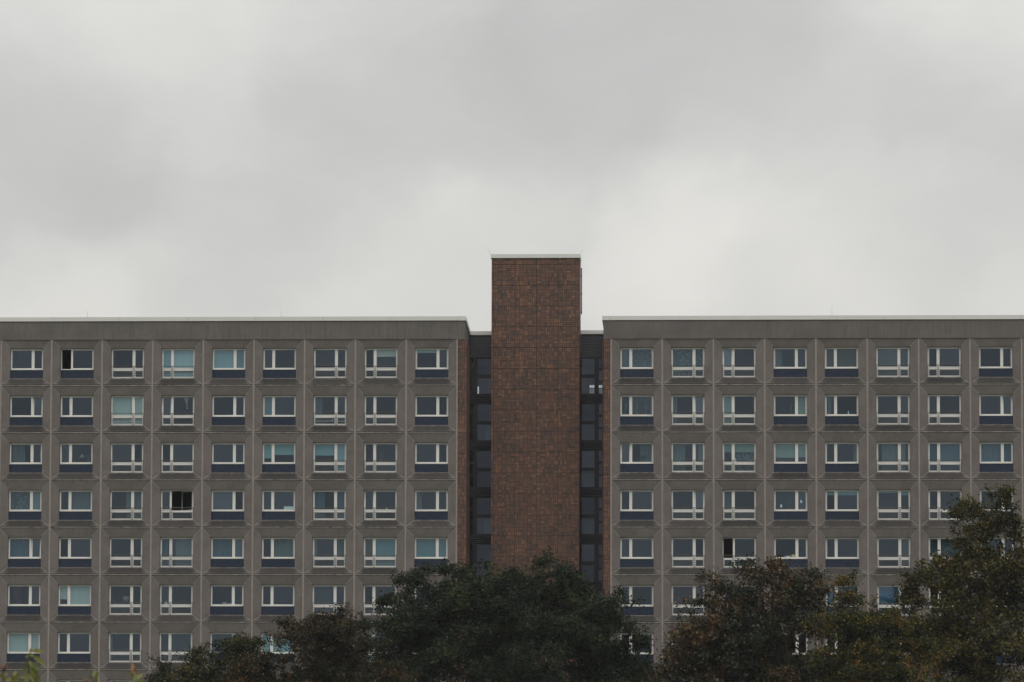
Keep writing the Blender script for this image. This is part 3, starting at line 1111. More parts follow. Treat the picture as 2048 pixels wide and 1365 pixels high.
# ------------------------------------------------------------------ glazed links
def link(which):
    L = which == 'L'
    Y = LINK_Y
    if L:
        xa, xb = 0.06 + ENDW - 0.03, tl + 0.35
        cuts = (936.5, 946.3, 954.6, 984.0)           # narrow light, then wide light
        t = thing('glazed_link', 'dark glazed stairwell strip tucked between the left wing and the tower', 'building', ((xa + xb) / 2, Y, 0), 'dark glazed strips beside the tower')
    else:
        xa, xb = tr - 0.35, OFF - 0.06 - ENDW + 0.03
        cuts = (1160.3, 1189.0, 1197.4, 1206.8)       # wide light, then narrow light
        t = thing('glazed_link', 'dark glazed stairwell strip tucked between the tower and the right wing', 'building', ((xa + xb) / 2, Y, 0), 'dark glazed strips beside the tower')
    ox, oy = t.location.x, t.location.y
    Z = lambda py: at(1070, py, Y)[2]
    X = lambda px: at(px, 850, Y)[0] - ox
    l, r = xa - ox, xb - ox
    b = MB()
    zt, zc = Z(662.8 if L else 661.5), Z(670.5 if L else 669.0)
    b.box(l, r, -0.10, 0.5, zc, zt, 'coping')
    b.build('coping_segment', t)
    PIT = 2.8

    def band(z0, z1, mat, pitch):
        b = MB()
        b.box(l, r, 0.04, 0.12, z0, z1, mat)
        n = max(2, int(round((z1 - z0) / pitch)))
        p = (z1 - z0) / n
        for k in range(n):
            za = z0 + k * p
            b.hexa([(l, 0.0, za + p * 0.30), (r, 0.0, za + p * 0.30), (r, 0.041, za + p * 0.05), (l, 0.041, za + p * 0.05),
                    (l, 0.0, za + p * 0.80), (r, 0.0, za + p * 0.80), (r, 0.041, za + p * 0.98), (l, 0.041, za + p * 0.98)], mat)
        o = b.build('ribbed_band', t)
    band(Z(715.5), zc - 0.01, 'ribs', 0.128)
    # storeys: pixel rows of the first full storey below the top
    za = [Z(q) for q in (809.0, 842.5, 849.0, 881.0, 884.5, 901.0)]
    narrow_rows = [Z(q) for q in (809.5, 829.5, 834.5, 855.0, 859.5, 880.0)]
    wide = (X(cuts[2]), X(cuts[3])) if L else (X(cuts[0]), X(cuts[1]))
    nar = (X(cuts[0]), X(cuts[1])) if L else (X(cuts[2]), X(cuts[3]))
    for k in range(-1, 8):
        d = -k * PIT
        u0, u1, l0, l1, s0, s1 = (z + d for z in za)
        top = u0 if k >= 0 else Z(717.5)
        # frame: bars around the lights
        b = MB()
        prev = Z(715.5) if k < 0 else za[5] - (k - 1) * PIT
        yb = 0.16
        b.box(l, r, 0.02, yb, top, prev - 0.004, 'charcoal')                       # head
        b.box(l, r, 0.02, yb, s0, l1, 'charcoal')                                  # foot
        edges = [(l, nar[0]), (nar[1], wide[0]), (wide[1], r)] if L else [(l, wide[0]), (wide[1], nar[0]), (nar[1], r)]
        for e0, e1 in edges:
            if e1 > e0 + 0.005:
                b.box(e0, e1, 0.025, yb - 0.003, l1, top, 'charcoal')
        mid = (edges[1][0] + edges[1][1]) / 2
        b.box(mid - 0.03, mid + 0.03, -0.02, 0.03, l1, top, 'charcoal')             # proud mullion
        b.box(wide[0], wide[1], 0.01, yb - 0.006, l0, u1, 'charcoal')
        nr = [z + d for z in narrow_rows]
        if k < 0:
            nr[0] = top
        b.box(nar[0], nar[1], 0.015, yb - 0.006, nr[2], nr[1], 'charcoal')
        b.box(nar[0], nar[1], 0.015, yb - 0.006, nr[4], nr[3], 'charcoal')
        b.build('window_frame', t)
        for (p0, p1, q0, q1) in ((wide[0], wide[1], u1, top), (wide[0], wide[1], l1, l0), (nar[0], nar[1], nr[1], nr[0]), (nar[0], nar[1], nr[3], nr[2]), (nar[0], nar[1], l1, nr[4])):
            b = MB()
            b.face([(p0, 0.10, q0), (p1, 0.10, q0), (p1, 0.10, q1), (p0, 0.10, q1)], 'darkglass')
            b.build('pane', t)
        band(s1, s0 - 0.004, 'ribdark', 0.128)
    # inside: slabs, side walls and a back wall with small windows looking out at the sky beyond
    YB = 6.0
    zlow = za[5] - 7 * PIT
    b = MB()
    for k in range(-1, 8):
        zf = za[5] - k * PIT
        b.box(l, r, 0.17, YB, zf, zf + 0.30, 'room')
    b.box(l, r, 0.17, YB, Z(714), Z(700), 'room')
    holes = [(955.0, 957.6, 773.0, 788.5)] if L else [(1179.0, 1188.6, 770.5, 787.5), (1197.0, 1206.8, 770.5, 787.5)]
    yw = LINK_Y + YB
    hx = [(at(a, 780, yw)[0] - ox, at(c, 780, yw)[0] - ox, at(1070, f_, yw)[2], at(1070, e_, yw)[2]) for a, c, e_, f_ in holes]
    z0h, z1h = hx[0][2], hx[0][3]
    b.box(l - 1, r + 1, YB, YB + 0.2, zlow, z0h, 'room')
    b.box(l - 1, r + 1, YB, YB + 0.2, z1h, zt, 'room')
    xc = l - 1
    for (a, c, _, _) in hx:
        b.box(xc, a, YB, YB + 0.2, z0h, z1h, 'room')
        xc = c
    b.box(xc, r + 1, YB, YB + 0.2, z0h, z1h, 'room')
    b.build('interior', t)
    for (a, c, d0, d1) in hx:
        if c - a > 0.15:
            b = MB()
            zz = d0 + (d1 - d0) * 0.58
            b.box(a, c, YB + 0.05, YB + 0.08, zz, zz + 0.05, 'charcoal')
            b.box((a + c) / 2 - 0.012, (a + c) / 2 + 0.012, YB + 0.055, YB + 0.075, d0, d1, 'charcoal')
            b.box(a, c, YB + 0.052, YB + 0.078, d0 + (d1 - d0) * 0.80, d0 + (d1 - d0) * 0.815, 'charcoal')
            b.box(a, c, YB + 0.09, YB + 0.10, d0, zz, 'frosted')
            b.build('back_window', t)
    # pale boards added behind some lower lights in place of lit interior wall
    for k, (fx0, fx1) in (({0: (0.55, 0.98), 2: (0.45, 0.95)} if L else {1: (0.05, 0.97), 2: (0.03, 0.97)}).items()):
        b = MB()
        x0, x1 = wide[0] + (wide[1] - wide[0]) * fx0, wide[0] + (wide[1] - wide[0]) * fx1
        z1 = za[2] - k * PIT - 0.10
        z0 = za[3] - k * PIT - 0.05
        b.box(x0, x1, 0.30, 0.33, z0, z1, 'curtain_grey')
        b.build('lit_wall_board', t)
    b = MB()
    b.box(l, r, 0.02, 0.3, 0.0, zlow - 0.01, 'ribdark')
    b.build('base_wall', t)
    b = MB()
    b.box(l, r, 0.5, YB, zc - 0.3, zc, 'roofing')
    b.build('roof', t)


link('L')
link('R')

# ------------------------------------------------------------------ small things on the sills and behind the panes
def sill_point(wing_, r, c, fx, light='w', y=0.44, low=False):
    """a point on the inner sill; fx 0..1 across the light"""
    L = wing_ == 'L'
    x = (c - 9) * BAY if L else OFF + c * BAY
    side = ('R' if c % 2 == 0 else 'L') if L else ('L' if c % 2 == 0 else 'R')
    wide, nar, _ = spans(side)
    a0, a1 = wide if light == 'w' else nar
    z = -2.09 if low else (-1.80 if KINDS[wing_][c] == 'A' else -1.79)
    return (x + a0 + 0.06 + (a1 - a0 - 0.12) * fx, y, ZTOP - r * STO + z)


for nm, col in (('pot', (0.30, 0.13, 0.07)), ('plantleaf', (0.05, 0.10, 0.04)), ('paper', (0.75, 0.74, 0.68)), ('orange', (0.60, 0.20, 0.07)), ('bluebox', (0.12, 0.32, 0.42)),
                ('yellow', (0.55, 0.48, 0.22)), ('china', (0.72, 0.80, 0.80)), ('darkcord', (0.05, 0.05, 0.05))):
    M[nm] = plain(nm + '_surface', col, 0.6)


def potted_plant(p, label, h=0.45, spread=0.25, seed=1):
    t = thing('potted_plant', label, 'plant', p, 'plants standing on the window sills')
    b = MB()
    b.lathe([(0.05, 0), (0.075, 0.11), (0.08, 0.13), (0.07, 0.13)], 'pot', 10)
    b.build('pot', t)
    rnd = random.Random(seed)
    b = MB()
    for k in range(34):
        a, q = rnd.random() * 6.28, rnd.random()
        r0 = spread * (0.25 + 0.75 * rnd.random())
        base = Vector((0, 0, 0.12))
        mid = Vector((math.cos(a) * r0 * 0.5, math.sin(a) * r0 * 0.22, 0.12 + h * (0.4 + 0.5 * q)))
        tip = Vector((math.cos(a) * r0, math.sin(a) * r0 * 0.35, 0.12 + h * (0.25 + 0.75 * q)))
        s = Vector((-math.sin(a), math.cos(a), 0.3)).normalized() * (0.02 + 0.02 * rnd.random())
        b.face([base, mid + s, tip, mid - s], 'plantleaf')
    b.build('foliage', t)
    return t


def lathe_thing(name, label, cat, p, prof, mat, group=None, n=14):
    b = MB()
    b.lathe(prof, mat, n)
    return tag(b.build(name, None, p), label, cat, group)


def carton(p, label, w_, d_, h_, mat, lid):
    t = thing('carton', label, 'box', p, 'boxes standing on the window sills')
    b = MB()
    b.box(-w_ / 2, w_ / 2, -d_ / 2, d_ / 2, 0, h_ * 0.82, mat)
    b.build('box_body', t)
    b = MB()
    b.box(-w_ / 2 - 0.006, w_ / 2 + 0.006, -d_ / 2 - 0.006, d_ / 2 + 0.006, h_ * 0.78, h_, lid)
    b.build('lid', t)


GP = 'plants standing on the window sills'
potted_plant(sill_point('L', 2, 1, 0.85), 'bushy potted plant on sill, third row down, second window from left, left wing', 0.42, 0.20, 3)
potted_plant(sill_point('L', 2, 7, 0.28), 'tall potted plant on sill, third row down, eighth window from left, left wing', 0.55, 0.22, 4)
potted_plant(sill_point('R', 1, 0, 0.25), 'leafy potted plant left in wide pane, second row down, nearest the tower, right wing', 0.75, 0.30, 5)
potted_plant(sill_point('R', 1, 0, 0.70), 'leafy potted plant right in wide pane, second row down, nearest the tower, right wing', 0.65, 0.34, 6)
potted_plant(sill_point('R', 1, 0, 0.5, 'n'), 'climbing potted plant in narrow pane, second row down, nearest the tower, right wing', 0.80, 0.22, 7)
potted_plant(sill_point('R', 2, 0, 0.55), 'spiky potted palm before curtain, third row down, nearest the tower, right wing', 0.40, 0.30, 8)
potted_plant(sill_point('R', 1, 3, 0.80), 'upright potted plant on sill, second row down, fourth window from left, right wing', 0.6, 0.16, 9)
potted_plant(sill_point('R', 2, 3, 0.30), 'low potted plant under green blind, third row down, fourth window, right wing', 0.22, 0.25, 10)
potted_plant(sill_point('L', 0, 5, 0.88), 'small potted plant in right corner, top row, sixth window from left, left wing', 0.2, 0.1, 11)
carton(sill_point('L', 5, 4, 0.10), 'flat pale carton on sill, sixth row down, fifth window from left, left wing', 0.34, 0.12, 0.07, 'paper', 'bluebox')
carton(sill_point('L', 5, 4, 0.62), 'orange carton on sill, sixth row down, fifth window from left, left wing', 0.24, 0.14, 0.16, 'orange', 'paper')
carton(sill_point('L', 5, 4, 0.88), 'small blue and white carton beside orange one, sixth row down, left wing', 0.20, 0.12, 0.11, 'bluebox', 'paper')
carton(sill_point('L', 3, 5, 0.74), 'long white carton on sill, fourth row down, sixth window from left, left wing', 0.56, 0.16, 0.24, 'paper', 'china')
lathe_thing('vase', 'white vase standing low, sixth row down, fourth window from left, left wing', 'vase', sill_point('L', 5, 3, 0.55, 'n'),
            [(0.06, 0), (0.10, 0.05), (0.10, 0.13), (0.05, 0.18), (0.055, 0.21)], 'paper')
lathe_thing('mug', 'small white mug behind railing, second row down, seventh window from left, left wing', 'mug', sill_point('L', 1, 6, 0.86, low=True),
            [(0.035, 0.0), (0.045, 0.02), (0.045, 0.115), (0.04, 0.115)], 'paper')
lathe_thing('jar', 'white jar on sill, fourth row down, eighth window from left, left wing', 'jar', sill_point('L', 3, 7, 0.55),
            [(0.05, 0), (0.055, 0.02), (0.055, 0.1), (0.035, 0.12), (0.035, 0.14)], 'paper')
lathe_thing('bottle', 'small pale bottle on sill, second row down, fifth window from left, right wing', 'bottle', sill_point('R', 1, 4, 0.58),
            [(0.035, 0), (0.04, 0.02), (0.04, 0.16), (0.015, 0.22), (0.015, 0.28)], 'china')
lathe_thing('bowl', 'white bowl on sill, fifth row down, fourth window from left, right wing', 'bowl', sill_point('R', 4, 3, 0.60),
            [(0.07, 0), (0.15, 0.05), (0.19, 0.12), (0.18, 0.12)], 'china', None, 18)
lathe_thing('basket', 'yellowish basket beside white bowl, fifth row down, fourth window, right wing', 'basket', sill_point('R', 4, 3, 0.88),
            [(0.10, 0), (0.14, 0.08), (0.15, 0.19), (0.14, 0.19)], 'yellow', None, 16)
lathe_thing('lantern', 'small white lantern under green blind, third row down, third window, right wing', 'lantern', sill_point('R', 2, 2, 0.06),
            [(0.05, 0), (0.055, 0.03), (0.055, 0.17), (0.03, 0.22), (0.01, 0.27)], 'china')
p = sill_point('L', 5, 2, 0.62)
t = thing('paper_lamp', 'round paper lamp hanging in wide pane, sixth row down, third window, left wing', 'lamp', (p[0], 1.6, p[2] + 0.42))
b = MB()
b.lathe([(0.02 + 0.19 * math.sin(math.pi * k / 12), -0.19 * math.cos(math.pi * k / 12)) for k in range(13)], 'paper', 16)
b.build('lamp_shade', t)
b = MB()
b.tube([(0, 0, 0.18), (0, 0, 2.15)], [0.006, 0.006], 'darkcord', 5)
b.build('cord', t)
p = sill_point('L', 2, 1, 0.42)
t = thing('pendant_lamp', 'white pendant lamp in wide pane, third row down, second window, left wing', 'lamp', (p[0], 1.2, p[2] + 0.5))
b = MB()
b.lathe([(0.16, -0.1), (0.15, -0.08), (0.06, 0.06), (0.02, 0.09)], 'paper', 14)
b.build('lamp_shade', t)
b = MB()
b.tube([(0, 0, 0.09), (0, 0, 2.2)], [0.006, 0.006], 'darkcord', 5)
b.build('cord', t)
for light, fx, dz, lab in (('w', 0.28, 0.16, 'white ghost shaped window cutout low in wide pane, fourth row down, right wing'),
                           ('n', 0.42, 0.42, 'white ghost shaped window cutout in narrow pane, fourth row down, right wing')):
    p = sill_point('R', 3, 3, fx, light, 0.352)
    b = MB()
    out = [(-0.06, 0), (-0.02, 0.03), (0.02, 0.0), (0.06, 0.03), (0.06, 0.13), (0.035, 0.19), (-0.035, 0.19), (-0.06, 0.13)]
    lo = [(x, 0.0, z) for x, z in out]
    hi = [(x, 0.004, z) for x, z in out]
    b.face(lo, 'china')
    b.face(hi[::-1], 'china')
    for k in range(8):
        b.face([lo[k], hi[k], hi[(k + 1) % 8], lo[(k + 1) % 8]], 'china')
    tag(b.build('window_cutout', None, (p[0], p[1], p[2] + dz)), lab, 'decoration', 'ghost cutouts stuck on one window')

# ------------------------------------------------------------------ trees
def quad_mesh(name, V, F, mat, smooth=False):
    me = bpy.data.meshes.new(name)
    nv, nf = len(V), len(F)
    me.vertices.add(nv)
    me.vertices.foreach_set('co', np.asarray(V, np.float32).ravel())
    me.loops.add(nf * 4)
    me.loops.foreach_set('vertex_index', np.asarray(F, np.int32).ravel())
    me.polygons.add(nf)
    me.polygons.foreach_set('loop_start', np.arange(nf, dtype=np.int32) * 4)
    me.polygons.foreach_set('use_smooth', np.full(nf, smooth))
    me.materials.append(mat)
    me.update(calc_edges=True)
    me.validate()
    return me


def unitv(a):
    return a / np.maximum(np.linalg.norm(a, axis=-1, keepdims=True), 1e-9)


def leaves_mesh(rng, C, per, spread, size, droop, mat, sprigs=None, name='crown'):
    """C: clump centres (n,3).  Every leaf is a small folded kite."""
    n = len(C) * per
    cent = np.repeat(C, per, 0)
    scale = np.repeat(rng.uniform(0.65, 1.25, len(C)), per)[:, None]
    P = cent + rng.normal(size=(n, 3)) * np.array([spread, spread, spread * 0.62]) * scale
    if sprigs is not None and len(sprigs):
        k = max(6, per // 5)
        c2 = np.repeat(sprigs, k, 0)
        P = np.concatenate([P, c2 + rng.normal(size=(len(c2), 3)) * 0.11])
        cent = np.concatenate([cent, c2])
        n = len(P)
    out = unitv(P - cent + rng.normal(size=(n, 3)) * 0.05)
    T = unitv(out * 0.8 + rng.normal(size=(n, 3)) * 0.6 + np.array([0, 0, -droop]))
    N = unitv(rng.normal(size=(n, 3)) * 0.55 + np.array([0, 0, 0.9]) + out * 0.35)
    S = unitv(np.cross(T, N))
    N = np.cross(S, T)
    s = size * rng.uniform(0.6, 1.35, (n, 1))
    wd = s * rng.uniform(0.30, 0.46, (n, 1))
    b0 = P - T * s * 0.5
    tip = P + T * s * 0.5 - N * s * 0.12
    m = P - T * s * 0.05 + N * s * 0.10
    a, c = m - S * wd - N * s * 0.16, m + S * wd - N * s * 0.16
    # two quads per leaf folded on the midrib would double the count: one bent kite is enough at this distance
    V = np.stack([b0, c, tip, a], 1).reshape(-1, 3)
    F = np.arange(n * 4).reshape(-1, 4)
    return quad_mesh(name, V, F, mat)


def branch_mesh(nodes, parent, radius, mat, name='trunk', sides=5):
    V, F = [], []
    nodes = np.asarray(nodes)
    for i, p in enumerate(parent):
        if p < 0:
            continue
        a, b_ = nodes[p], nodes[i]
        d = b_ - a
        L = np.linalg.norm(d)
        if L < 1e-4:
            continue
        d = d / L
        u = np.cross(d, [0.3, 0.2, 1.0] if abs(d[2]) < 0.9 else [1.0, 0, 0.1])
        u /= np.linalg.norm(u)
        v = np.cross(d, u)
        k0 = len(V)
        ra, rb = min(radius[p], radius[i] * 1.6), radius[i]
        for q, r_ in ((a, ra), (b_ + d * rb * 0.5, rb)):
            for j in range(sides):
                t_ = 2 * math.pi * j / sides
                V.append(q + (u * math.cos(t_) + v * math.sin(t_)) * r_)
        for j in range(sides):
            F.append((k0 + j, k0 + (j + 1) % sides, k0 + sides + (j + 1) % sides, k0 + sides + j))
    return quad_mesh(name, V, F, mat, True)


def grow(rng, base, fork_z, targets, step, twig_r, lean=(0, 0)):
    """limbs from the trunk to every clump: each clump joins the nearest limb, at a slant, in order of distance"""
    nodes, par = [np.array(base, float)], [-1]
    k = 8
    for i in range(1, k + 1):
        t_ = i / k
        nodes.append(np.array([base[0] + lean[0] * t_ + rng.normal() * 0.05, base[1] + lean[1] * t_ + rng.normal() * 0.05, base[2] + (fork_z - base[2]) * t_]))
        par.append(len(nodes) - 2)
    top = nodes[-1]
    order = np.argsort(np.linalg.norm(targets - top, axis=1))
    arr = np.zeros((200000, 3))
    plen = np.zeros(200000)
    n = len(nodes)
    arr[:n] = nodes
    for i in range(1, n):
        plen[i] = plen[par[i]] + np.linalg.norm(arr[i] - arr[par[i]])
    lo = max(1, n - 4)
    for ti in order:
        t_ = targets[ti]
        d = np.linalg.norm(arr[lo:n] - t_, axis=1)
        below = np.maximum(0, arr[lo:n, 2] - t_[2])         # prefer to rise towards the clump
        j = lo + int(np.argmin(d + 0.28 * plen[lo:n] + 0.5 * below))
        a = arr[j].copy()
        L = np.linalg.norm(t_ - a)
        m = max(1, int(L / step))
        bend = rng.normal(size=3) * 0.10 * L
        bend[2] += 0.06 * L
        prev = j
        for q in range(1, m + 1):
            s = q / m
            p = a + (t_ - a) * s + bend * math.sin(math.pi * s) * 0.8 + rng.normal(size=3) * 0.02
            arr[n] = p
            par.append(prev)
            plen[n] = plen[prev] + np.linalg.norm(p - arr[prev])
            prev = n
            n += 1
    ends = np.zeros(n)
    kids = np.bincount(np.array(par[1:], int), minlength=n)
    ends[kids == 0] = 1
    for i in range(n - 1, 0, -1):
        ends[par[i]] += ends[i]
    rad_ = twig_r * np.power(np.maximum(ends, 1), 0.42)
    return arr[:n], par, rad_


def tree(name, label, lobes, y, trunk_px, seed, mat, per, size, clump_d, group=None, spread=0.34, fork=0.33, droop=0.3, depth=0.9, shell=0.55, twig=0.010, bare=0):
    """lobes: ellipses (px, py, rx, ry) measured on the photograph, set as rounded masses at distance y"""
    rng = np.random.default_rng(seed)
    m_px = (y - CAM[1]) / FPX
    base = at(trunk_px, 1500, y)
    base[2] = 0.0 if y > -150 else 0.3
    C, S = [], []
    zs = []
    for (cx, cy, rx, ry) in lobes:
        c = at(cx, cy, y)
        R = np.array([rx * m_px, min(rx, ry * 1.6) * m_px * depth, ry * m_px])
        c = c + np.array([0, rng.normal() * R[1] * 0.25, 0])
        n = max(2, int(clump_d * (R[0] * R[1] * R[2]) ** (2 / 3)))
        k = 7                                             # sub-clumps gather on boughs
        nb = max(1, n // k)
        d = unitv(rng.normal(size=(nb, 3)))
        r_ = rng.uniform(shell, 1.0, (nb, 1)) ** 0.6
        r_ = np.where(rng.random((nb, 1)) < 0.30, rng.uniform(0.05, 0.75, (nb, 1)), r_)
        bump = 1 + 0.14 * np.sin(d[:, :1] * 5 + seed) * np.cos(d[:, 2:] * 6 + cx) + 0.12 * rng.normal(size=(nb, 1))
        bough = c + d * R * r_ * np.clip(bump, 0.6, 1.22)
        bs = min(0.50, 0.40 * min(R))
        C.append(np.repeat(bough, k, 0) + rng.normal(size=(nb * k, 3)) * np.array([bs, bs, bs * 0.55]))
        ns = max(2, int(nb * 0.16))                       # twigs that reach past the mass
        d2 = unitv(rng.normal(size=(ns, 3)) + np.array([0, 0, 0.45]))
        tip = c + d2 * (R * rng.uniform(0.95, 1.08, (ns, 1)) + rng.uniform(0.1, 0.45, (ns, 1)))
        for q in (0.0, 0.22, 0.42):
            S.append(tip - d2 * q + rng.normal(size=(ns, 3)) * 0.05)
        zs.append(c[2] + R[2])
    C = np.concatenate(C)
    C = C[C[:, 2] > 1.2]
    htop = max(zs)
    t = thing(name, label, 'tree', tuple(base), group)
    loc = np.array(base)
    lean = (np.mean(C[:, 0]) - base[0]) * 0.12
    nodes, par, rad_ = grow(rng, (0, 0, 0), htop * fork, np.concatenate([C, np.concatenate(S)]) - loc, 0.55, twig, (lean, 0))
    put('trunk', branch_mesh(nodes, par, rad_, M['bark']), t)
    use = C - loc
    if bare:
        use = use[rng.random(len(use)) > bare]
    sp = np.concatenate(S) - loc
    sp = sp[sp[:, 2] + loc[2] > 1.2]
    put('crown', leaves_mesh(rng, use, per, spread, size, droop, mat, sp), t, kind='stuff')
    return t


G_ = leaf_mat
LM = dict(
    dark=G_('dark_green_leaf', [(0.1, (0.010, 0.016, 0.011)), (0.5, (0.017, 0.027, 0.015)), (0.85, (0.036, 0.048, 0.020)), (1.0, (0.080, 0.080, 0.026))], 0.15, 0.010),
    brown=G_('brown_green_leaf', [(0.1, (0.012, 0.016, 0.009)), (0.5, (0.026, 0.027, 0.013)), (0.75, (0.070, 0.043, 0.018)), (1.0, (0.20, 0.095, 0.032))], 0.15, 0.010, (0.8, 1.0, 0.47)),
    yellow=G_('yellow_tipped_leaf', [(0.1, (0.010, 0.014, 0.008)), (0.5, (0.020, 0.026, 0.011)), (0.8, (0.072, 0.066, 0.016)), (1.0, (0.21, 0.155, 0.03))], 0.15, 0.010, (0.8, 1.0, 0.45)),
    maple=G_('russet_maple_leaf', [(0.1, (0.014, 0.021, 0.012)), (0.42, (0.028, 0.034, 0.014)), (0.54, (0.048, 0.036, 0.013)), (0.78, (0.088, 0.044, 0.015)), (1.0, (0.17, 0.095, 0.028))], 0.15, 0.020, (0.5, 2.0, 0.78)),
    olive=G_('olive_leaf', [(0.1, (0.010, 0.014, 0.007)), (0.42, (0.028, 0.032, 0.009)), (0.70, (0.080, 0.070, 0.013)), (1.0, (0.17, 0.115, 0.022))], 0.18, 0.015, (0.75, 1.3, 0.52)),
    gold=G_('golden_green_leaf', [(0.1, (0.011, 0.016, 0.007)), (0.42, (0.031, 0.037, 0.010)), (0.68, (0.084, 0.078, 0.013)), (0.95, (0.20, 0.085, 0.025))], 0.18, 0.010, (0.6, 1.7, 0.65)),
)

TREES = [
    ('dense_tree', 'broad dense dark green tree in front of the brown tower',
     [(1020, 1300, 250, 150), (875, 1230, 96, 86), (1075, 1205, 100, 74), (1145, 1240, 78, 62), (965, 1200, 95, 62), (815, 1285, 80, 95), (1200, 1305, 84, 74), (1285, 1345, 46, 36),
      (1030, 1400, 320, 90), (840, 1180, 38, 32), (1118, 1158, 34, 26), (905, 1150, 34, 24), (1030, 1150, 40, 22), (1222, 1238, 16, 16), (1275, 1275, 16, 20), (765, 1210, 18, 14), (742, 1246, 20, 10), (1085, 1124, 14, 10)],
     -17, 1020, 11, 'dark', 80, 0.14, 30.0, 0.25, 0.1, 0.0),
    ('round_tree', 'round rusty brown and green tree left of the dark green tree',
     [(640, 1295, 82, 68), (655, 1250, 50, 28), (590, 1275, 34, 34), (700, 1290, 36, 50), (735, 1335, 50, 42), (560, 1350, 85, 42), (660, 1370, 140, 50), (775, 1360, 34, 30), (500, 1375, 60, 30)],
     -24, 650, 12, 'brown', 80, 0.12, 42.0, 0.20, 0.3, 0.0),
    ('bushy_tree', 'yellow tipped bushy green tree left of the rusty tree',
     [(405, 1305, 16, 26), (410, 1340, 42, 34), (485, 1285, 30, 26), (455, 1310, 34, 24), (505, 1320, 34, 32), (440, 1370, 70, 44), (520, 1370, 40, 40)],
     -20, 455, 13, 'yellow', 80, 0.11, 50.0, 0.22, 0.3, 0.0),
    ('small_tree', 'smallest yellow tipped green tree at the left end of the trees',
     [(328, 1336, 20, 26), (335, 1368, 34, 30), (368, 1352, 18, 24), (375, 1385, 26, 26)],
     -23, 345, 14, 'yellow', 80, 0.105, 56.0, 0.20, 0.3, 0.0),
    ('maple_tree', 'russet and green maple tree with gaps, right of the dark green tree',
     [(1492, 1165, 38, 40), (1500, 1135, 18, 18), (1460, 1205, 52, 48), (1590, 1195, 62, 52), (1550, 1130, 10, 12), (1625, 1165, 30, 22), (1545, 1260, 108, 70), (1420, 1270, 62, 48), (1362, 1258, 24, 22),
      (1450, 1340, 120, 60), (1580, 1335, 100, 62), (1395, 1330, 50, 40), (1520, 1400, 150, 50)],
     -21, 1520, 15, 'maple', 72, 0.16, 32.0, 0.27, 0.45, 0.03),
    ('orange_topped_tree', 'golden green tree with orange top between maple and the tall tree',
     [(1685, 1172, 14, 22), (1700, 1205, 30, 24), (1725, 1240, 58, 36), (1775, 1235, 40, 24), (1690, 1300, 66, 70), (1760, 1290, 66, 60), (1740, 1360, 110, 60), (1820, 1330, 50, 60)],
     -27, 1735, 16, 'gold', 80, 0.135, 40.0, 0.26, 0.2, 0.0),
    ('tall_tree', 'tallest olive green tree at the right edge of the picture',
     [(1940, 1008, 26, 24), (1990, 1000, 30, 18), (1938, 1060, 32, 44), (1990, 1050, 40, 46), (2030, 1065, 24, 40), (1950, 1115, 40, 34), (1995, 1120, 46, 40), (2040, 1125, 24, 30), (1890, 1160, 50, 40), (1848, 1188, 42, 30), (1985, 1190, 96, 62),
      (1900, 1250, 92, 66), (2050, 1170, 40, 60), (1850, 1290, 60, 50), (1960, 1330, 130, 80), (2070, 1290, 60, 90), (1905, 1390, 120, 50)],
     -18, 1960, 17, 'olive', 72, 0.15, 33.0, 0.27, 0.3, 0.02),
]
for nm, lab, lobes, y, tp, seed, mk, per, size, dens, spread, droop, bare in TREES:
    tree(nm, lab, lobes, y, tp, seed, LM[mk], per, size, dens, 'trees in front of the building', spread, droop=droop, bare=bare)

# ------------------------------------------------------------------ leafy shoots close to the camera, bottom left
FY = CAM[1] + 25.0
NEAR = dict(
    green=leaf_mat('fresh_green_leaf', [(0.2, (0.070, 0.098, 0.016)), (0.8, (0.120, 0.140, 0.022))], 0.4, 0.04),
    lime=leaf_mat('yellow_green_leaf', [(0.2, (0.135, 0.140, 0.016)), (0.8, (0.185, 0.178, 0.024))], 0.4, 0.04),
    rust=leaf_mat('rusty_leaf', [(0.2, (0.17, 0.065, 0.022)), (0.8, (0.22, 0.095, 0.028))], 0.35, 0.04),
)
M['stem'] = plain('reddish_stem', (0.075, 0.060, 0.025), 0.8)
M['umbel'] = plain('faded_pink_umbel', (0.22, 0.13, 0.10), 0.9, 0.5, 60.0)
U = 25.0 / FPX                                     # metres per photograph pixel at the shoots


def near_leaf(parent, a, b_, wd, mat, fold=0.25, curl=0.15, yo=0.0):
    """pointed oval leaf from pixel a to pixel b_, folded on its midrib and curled at the tip"""
    wd *= 0.9
    A, B = at(a[0], a[1], FY + yo), at(b_[0], b_[1], FY + yo)
    o = Vector(parent.location)
    A, B = Vector(A), Vector(B)
    B.y += random.Random(str(a) + str(b_)).uniform(-0.04, 0.04)
    t_ = B - A
    L = t_.length
    t_.normalize()
    s = t_.cross(Vector((0, -1, 0.25))).normalized()
    n_ = s.cross(t_).normalized()
    if n_.y > 0:
        n_ = -n_
    prof = [(0.0, 0.04), (0.14, 0.62), (0.32, 1.0), (0.52, 0.95), (0.72, 0.66), (0.88, 0.30), (1.0, 0.0)]
    V, F = [], []
    for q, w_ in prof:
        c = A + t_ * L * q - Vector((0, 0, 1)) * L * curl * q * q - o
        ww = wd * U * 0.5 * w_
        V += [c - s * ww + n_ * ww * fold, c, c + s * ww + n_ * ww * fold]
    for i in range(len(prof) - 1):
        k = i * 3
        F += [(k, k + 1, k + 4, k + 3), (k + 1, k + 2, k + 5, k + 4)]
    me = bpy.data.meshes.new('leaf')
    me.from_pydata(V, [], F)
    me.materials.append(NEAR[mat])
    for p in me.polygons:
        p.use_smooth = True
    put('leaf', me, parent)


